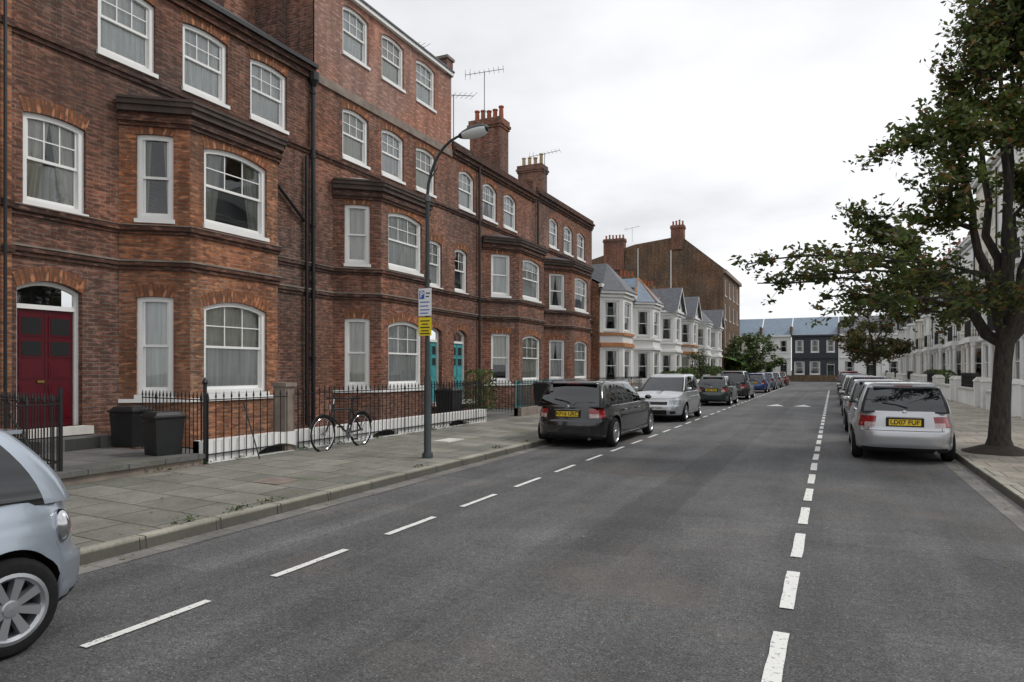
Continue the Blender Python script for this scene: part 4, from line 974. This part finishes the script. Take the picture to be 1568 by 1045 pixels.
def tree(loc,env,nb,tw,lf,size,trunk_h,tr,seed,mat,dsq=1.0,name='street_tree',lean=(0,0),squash_ang=0,extra=()):
    rr=random.Random(seed); e=empty(name,loc); mb=MB()
    tp=[(0,0,-.05),(0,0,.08),(.0,0,.25),(lean[0]*.2,lean[1]*.2,trunk_h*.4),(lean[0]*.6,lean[1]*.6,trunk_h*.8),(lean[0],lean[1],trunk_h)]
    mb.tube(tp,[tr*1.9,tr*1.5,tr*1.15,tr,tr*.92,tr*.95],'bark',12)
    F=Vector((lean[0],lean[1],trunk_h)); ztop=env[-1][0]; zlo=env[0][0]
    def erad(z):
        for (a,b),(c,d) in zip(env,env[1:]):
            if a<=z<=c: return b+(d-b)*(z-a)/(c-a)
        return .2
    c_,s_=math.cos(squash_ang),math.sin(squash_ang)
    def sample(fmin,fmax,z):
        q=rr.uniform(0,2*math.pi); r=erad(z)*rr.uniform(fmin,fmax); x,y=r*math.cos(q),r*math.sin(q)*dsq
        return Vector((x*c_-y*s_,x*s_+y*c_,z))
    limbs=[]
    def bez(a,b,up,n=8,wob=.1):
        m=(a+b)/2+Vector((0,0,up)); out=[]
        for i in range(n+1):
            t=i/n; p=a*(1-t)**2+m*2*t*(1-t)+b*t*t
            if 0<i<n: p=p+Vector((rr.uniform(-wob,wob),rr.uniform(-wob,wob),rr.uniform(-wob,wob)))
            out.append(p)
        return out
    NL=9
    for i in range(NL):
        z=zlo+(ztop-zlo)*(.25+.7*(i/NL)**1.3); q=2*math.pi*(i*.382)+rr.uniform(-.3,.3); r=erad(z)*.6
        x,y=r*math.cos(q),r*math.sin(q)*dsq; E=Vector((x*c_-y*s_,x*s_+y*c_,z))
        p=bez(F+Vector((0,0,-.1)),E,-.05*r,9,.09); limbs+=[(pp,k) for k,pp in enumerate(p) if k>1]
        mb.tube(p,[tr*.62*(1-k/10)+.015 for k in range(10)],'bark',8)
    pts=[]
    for i in range(nb+len(extra)):
        if i<nb:
            u=rr.random()**1.15; z=zlo+(ztop-zlo)*u; E=sample(.35,1.0,z)
        else: E=Vector(extra[i-nb]); z=E.z
        cand=[(l-E).length+max(0,l.z-E.z)*1.5 for l,k in limbs]; st=limbs[cand.index(min(cand))][0]
        p=bez(st,E,rr.uniform(-.1,.25)*(E-st).length*.5,7,.05)
        mb.tube(p,[.032*(1-k/9)+.006 for k in range(8)],'bark',5,False)
        out=Vector((E.x,E.y,0)); out=out.normalized() if out.length>.1 else Vector((0,0,1))
        nt_=tw if rr.random()<.75 else int(tw*.35)
        for k in range(nt_):
            t=rr.uniform(.3,1.0); idx=t*7; a=p[int(min(6,idx))].lerp(p[int(min(6,idx))+1],idx-int(min(6,idx)))
            d=Vector((rr.gauss(0,1),rr.gauss(0,1),rr.gauss(.25,.7))).normalized()*.8+out*.45+Vector((0,0,.9 if z>ztop-2.4 else -.02))
            d.normalize(); ln=rr.uniform(.3,.75)*(1.0 if z<ztop-2 else 1.25)
            b=a+d*ln; mb.tube([a,a.lerp(b,.5)+Vector((0,0,.02)),b],[.007,.005,.002],'bark',3,False)
            m_=lf if z<ztop-2.4 else int(lf*.55)
            for q in range(m_):
                w=rr.random()**.8; pp=a.lerp(b,w)+Vector((rr.gauss(0,.065),rr.gauss(0,.065),rr.gauss(-.02,.05)))*(size/.1); pts.append(tuple(pp))
    mb.obj('trunk_and_branches',e,smooth=60); leaves_mesh(pts,size,mat,'foliage',e,seed)
    return e
tree((2.95,16.2,.14),[(2.75,3.2),(3.1,4.5),(3.8,4.8),(4.6,3.9),(5.4,2.9),(6.2,2.0),(7.0,1.3),(8.0,.8),(9.4,.35)],150,14,24,.105,2.2,.17,5,'leaf_tree',.78,lean=(.12,.1),squash_ang=math.radians(25),
   extra=[(-.6,-.3,8.6),(-.7,-.3,7.6),(-.5,-.3,9.2),(-4.3,-2.0,3.3),(-4.5,-1.9,3.7)])
tree((3.0,62,.14),[(2.6,1.6),(3.4,2.9),(4.8,3.1),(6.2,2.0),(7.4,.5)],55,9,16,.22,2.3,.13,9,'leaf_autumn')
tree((3.3,82,.14),[(2.6,1.2),(3.3,2.2),(4.4,2.4),(5.6,1.4),(6.6,.4)],36,8,12,.28,2.3,.11,10,'leaf_autumn')
tree((-9.5,84,.1),[(1.2,2.2),(2.5,3.2),(4.0,2.8),(5.5,1.2)],50,9,14,.3,1.5,.15,12,'leaf_hedge')
tree((-9,93,.1),[(1.2,2.2),(2.5,3.4),(4.4,3.0),(6.0,1.2)],50,9,14,.3,1.5,.15,13,'leaf_hedge')
tree((-9.9,57,.1),[(.8,.8),(1.4,1.2),(2.2,.9),(2.9,.3)],22,8,14,.14,.7,.06,14,'leaf_hedge',name='small_tree')
mb=MB(); rg=random.Random(3)
ring=[(2.95+ (.62+rg.uniform(-.05,.05))*math.cos(q),16.2+(.75+rg.uniform(-.05,.05))*math.sin(q)) for q in [2*math.pi*i/18 for i in range(18)]]
mid=[(2.95+(x-2.95)*.5,16.2+(y-16.2)*.5) for x,y in ring]
for i in range(18):
    j=(i+1)%18; mb.add([(*ring[i],.125),(*ring[j],.125),(*mid[j],.24),(*mid[i],.24)],'soil'); mb.add([(*mid[i],.24),(*mid[j],.24),(2.95,16.2,.32)],'soil')
mb.obj('tree_pit_soil')
def hedge(name,x0,x1,y0,y1,z0,z1,n,size,seed,mat='leaf_hedge'):
    rg=random.Random(seed); pts=[]
    for i in range(n):
        a,b,c=rg.uniform(-1,1),rg.uniform(-1,1),rg.uniform(-1,1); m=max(abs(a),abs(b),abs(c)); k=(.8+.2*rg.random())/m if rg.random()<.7 else 1
        l=math.sqrt(a*a+b*b+c*c)*k; k2=k*(1 if l<1.25 else 1.25/l)
        pts.append(((x0+x1)/2+(x1-x0)/2*a*k2,(y0+y1)/2+(y1-y0)/2*b*k2,(z0+z1)/2+(z1-z0)/2*c*k2))
    e=empty(name); leaves_mesh(pts,size,mat,'foliage',e,seed)
    mb=MB()
    for i in range(8): mb.tube([((x0+x1)/2,(y0+y1)/2+(i-4)*(y1-y0)*.08,z0-.1),((x0+x1)/2+rg.uniform(-.4,.4)*(x1-x0),(y0+y1)/2+rg.uniform(-.4,.4)*(y1-y0),z1-.15)],.012,'bark',4)
    mb.obj('stems',e)
hedge('shrub',-10.8,-9.9,19.1,20.1,.4,1.75,1500,.07,1); hedge('hedge',-10.6,-9.6,45,49,.5,1.6,1800,.12,2); hedge('hedge',-10.9,-9.5,60,70,.5,2.0,2600,.18,3)
hedge('hedge',5.8,6.8,28,32,.5,1.3,1500,.1,4); hedge('hedge',5.8,6.8,48,58,.5,1.7,2000,.15,5); hedge('hedge',-10.9,-9.6,52,56,.5,1.9,1500,.14,6)
rg=random.Random(21); wp=[]
for i in range(26):
    x,y=(-9.3,rg.uniform(3,17)) if rg.random()<.6 else (-6.24,rg.uniform(3,16)); z=.2 if x<-9 else .125
    for k in range(rg.randint(12,40)): wp.append((x+rg.gauss(0,.035),y+rg.gauss(0,.09),z+abs(rg.gauss(0,.03))))
e=empty('weeds'); leaves_mesh(wp,.035,'leaf_hedge','foliage',e,31)
rg=random.Random(11); pts=[]
for i in range(420):
    r=rg.random()
    if r<.3: x,y,z=rg.gauss(-5.95,.08),rg.uniform(3,30),.012
    elif r<.55: x,y,z=rg.gauss(2.05,.1),rg.uniform(6,30),.012
    elif r<.75: x,y,z=rg.uniform(2.4,5.3),rg.uniform(8,24),.17
    elif r<.9: x,y,z=rg.uniform(-9.3,-6.3),rg.uniform(4,24),.21
    else: x,y,z=rg.uniform(-4,2),rg.uniform(3,25),.015
    if z<.1 and x<-6.04: x=-6.0
    if .1<z<.2: z=.118+.0172*(x-2.3)+.008
    if z>.2: z=.122+.0234*(-6.19-x)
    pts.append((x,y,z))
mb=MB()
for x,y,z in pts:
    q=rg.uniform(0,6.28); s=rg.uniform(.015,.035); c,n_=math.cos(q)*s,math.sin(q)*s
    mb.add([(x-c,y-n_,z),(x+n_*.5,y-c*.5,z+.008),(x+c,y+n_,z+.003),(x-n_*.5,y+c*.5,z+.006)],'leaf_litter')
mb.obj('fallen_leaves')
# ---------------------------------------------------------------- WORLD
w=bpy.data.worlds.new('World'); scene.world=w; w.use_nodes=True; nt=w.node_tree; bg=nt.nodes['Background']
sky=nt.nodes.new('ShaderNodeTexSky'); sky.sky_type='NISHITA'; sky.sun_disc=False; sky.sun_elevation=math.radians(48); sky.sun_rotation=math.radians(60)
tc=nt.nodes.new('ShaderNodeTexCoord'); sp=nt.nodes.new('ShaderNodeSeparateXYZ'); nt.links.new(tc.outputs['Generated'],sp.inputs[0])
den=mth(nt,'ADD',mth(nt,'MAXIMUM',sp.outputs[2],0.0),.16)
cb=nt.nodes.new('ShaderNodeCombineXYZ'); nt.links.new(mth(nt,'DIVIDE',sp.outputs[0],den),cb.inputs[0]); nt.links.new(mth(nt,'DIVIDE',sp.outputs[1],den),cb.inputs[1])
n1=noise(nt,mapping(nt,cb.outputs[0],loc=(3.1,1.2,0)),.75,7,.52)
n2=noise(nt,mapping(nt,cb.outputs[0],loc=(9.1,4.2,0)),.3,3,.5)
v1=maprange(nt,n1,.40,.62,1.0,.72); v2=maprange(nt,n2,.36,.62,1.08,.86)
val=mth(nt,'MULTIPLY',mth(nt,'MULTIPLY',v1,v2),7.3)
cloud=mixc(nt,1.0,grey(nt,val),(.99,1.0,1.02),'MULTIPLY')
c=mixc(nt,.96,sky.outputs[0],cloud); nt.links.new(c,bg.inputs[0]); bg.inputs[1].default_value=.15
sl=bpy.data.lights.new('sun','SUN'); sl.energy=1.5; sl.angle=math.radians(12); sl.color=(1,.96,.91); so=bpy.data.objects.new('sun',sl); COL.objects.link(so)
el,az=math.radians(48),math.radians(60)
d=Vector((math.sin(az)*math.cos(el),math.cos(az)*math.cos(el),math.sin(el))); so.rotation_euler=d.to_track_quat('Z','Y').to_euler()
# ---------------------------------------------------------------- CAMERA
cam=bpy.data.cameras.new('camera'); cam.lens=24; cam.sensor_width=36; cam.shift_y=.0275; cam.clip_end=2000; cam.clip_start=.05
co=bpy.data.objects.new('camera',cam); COL.objects.link(co); co.location=(0,0,1.75); co.rotation_euler=(math.pi/2,0,math.radians(25.2)); scene.camera=co
scene.view_settings.view_transform='Standard'; scene.view_settings.look='None'; scene.view_settings.exposure=0
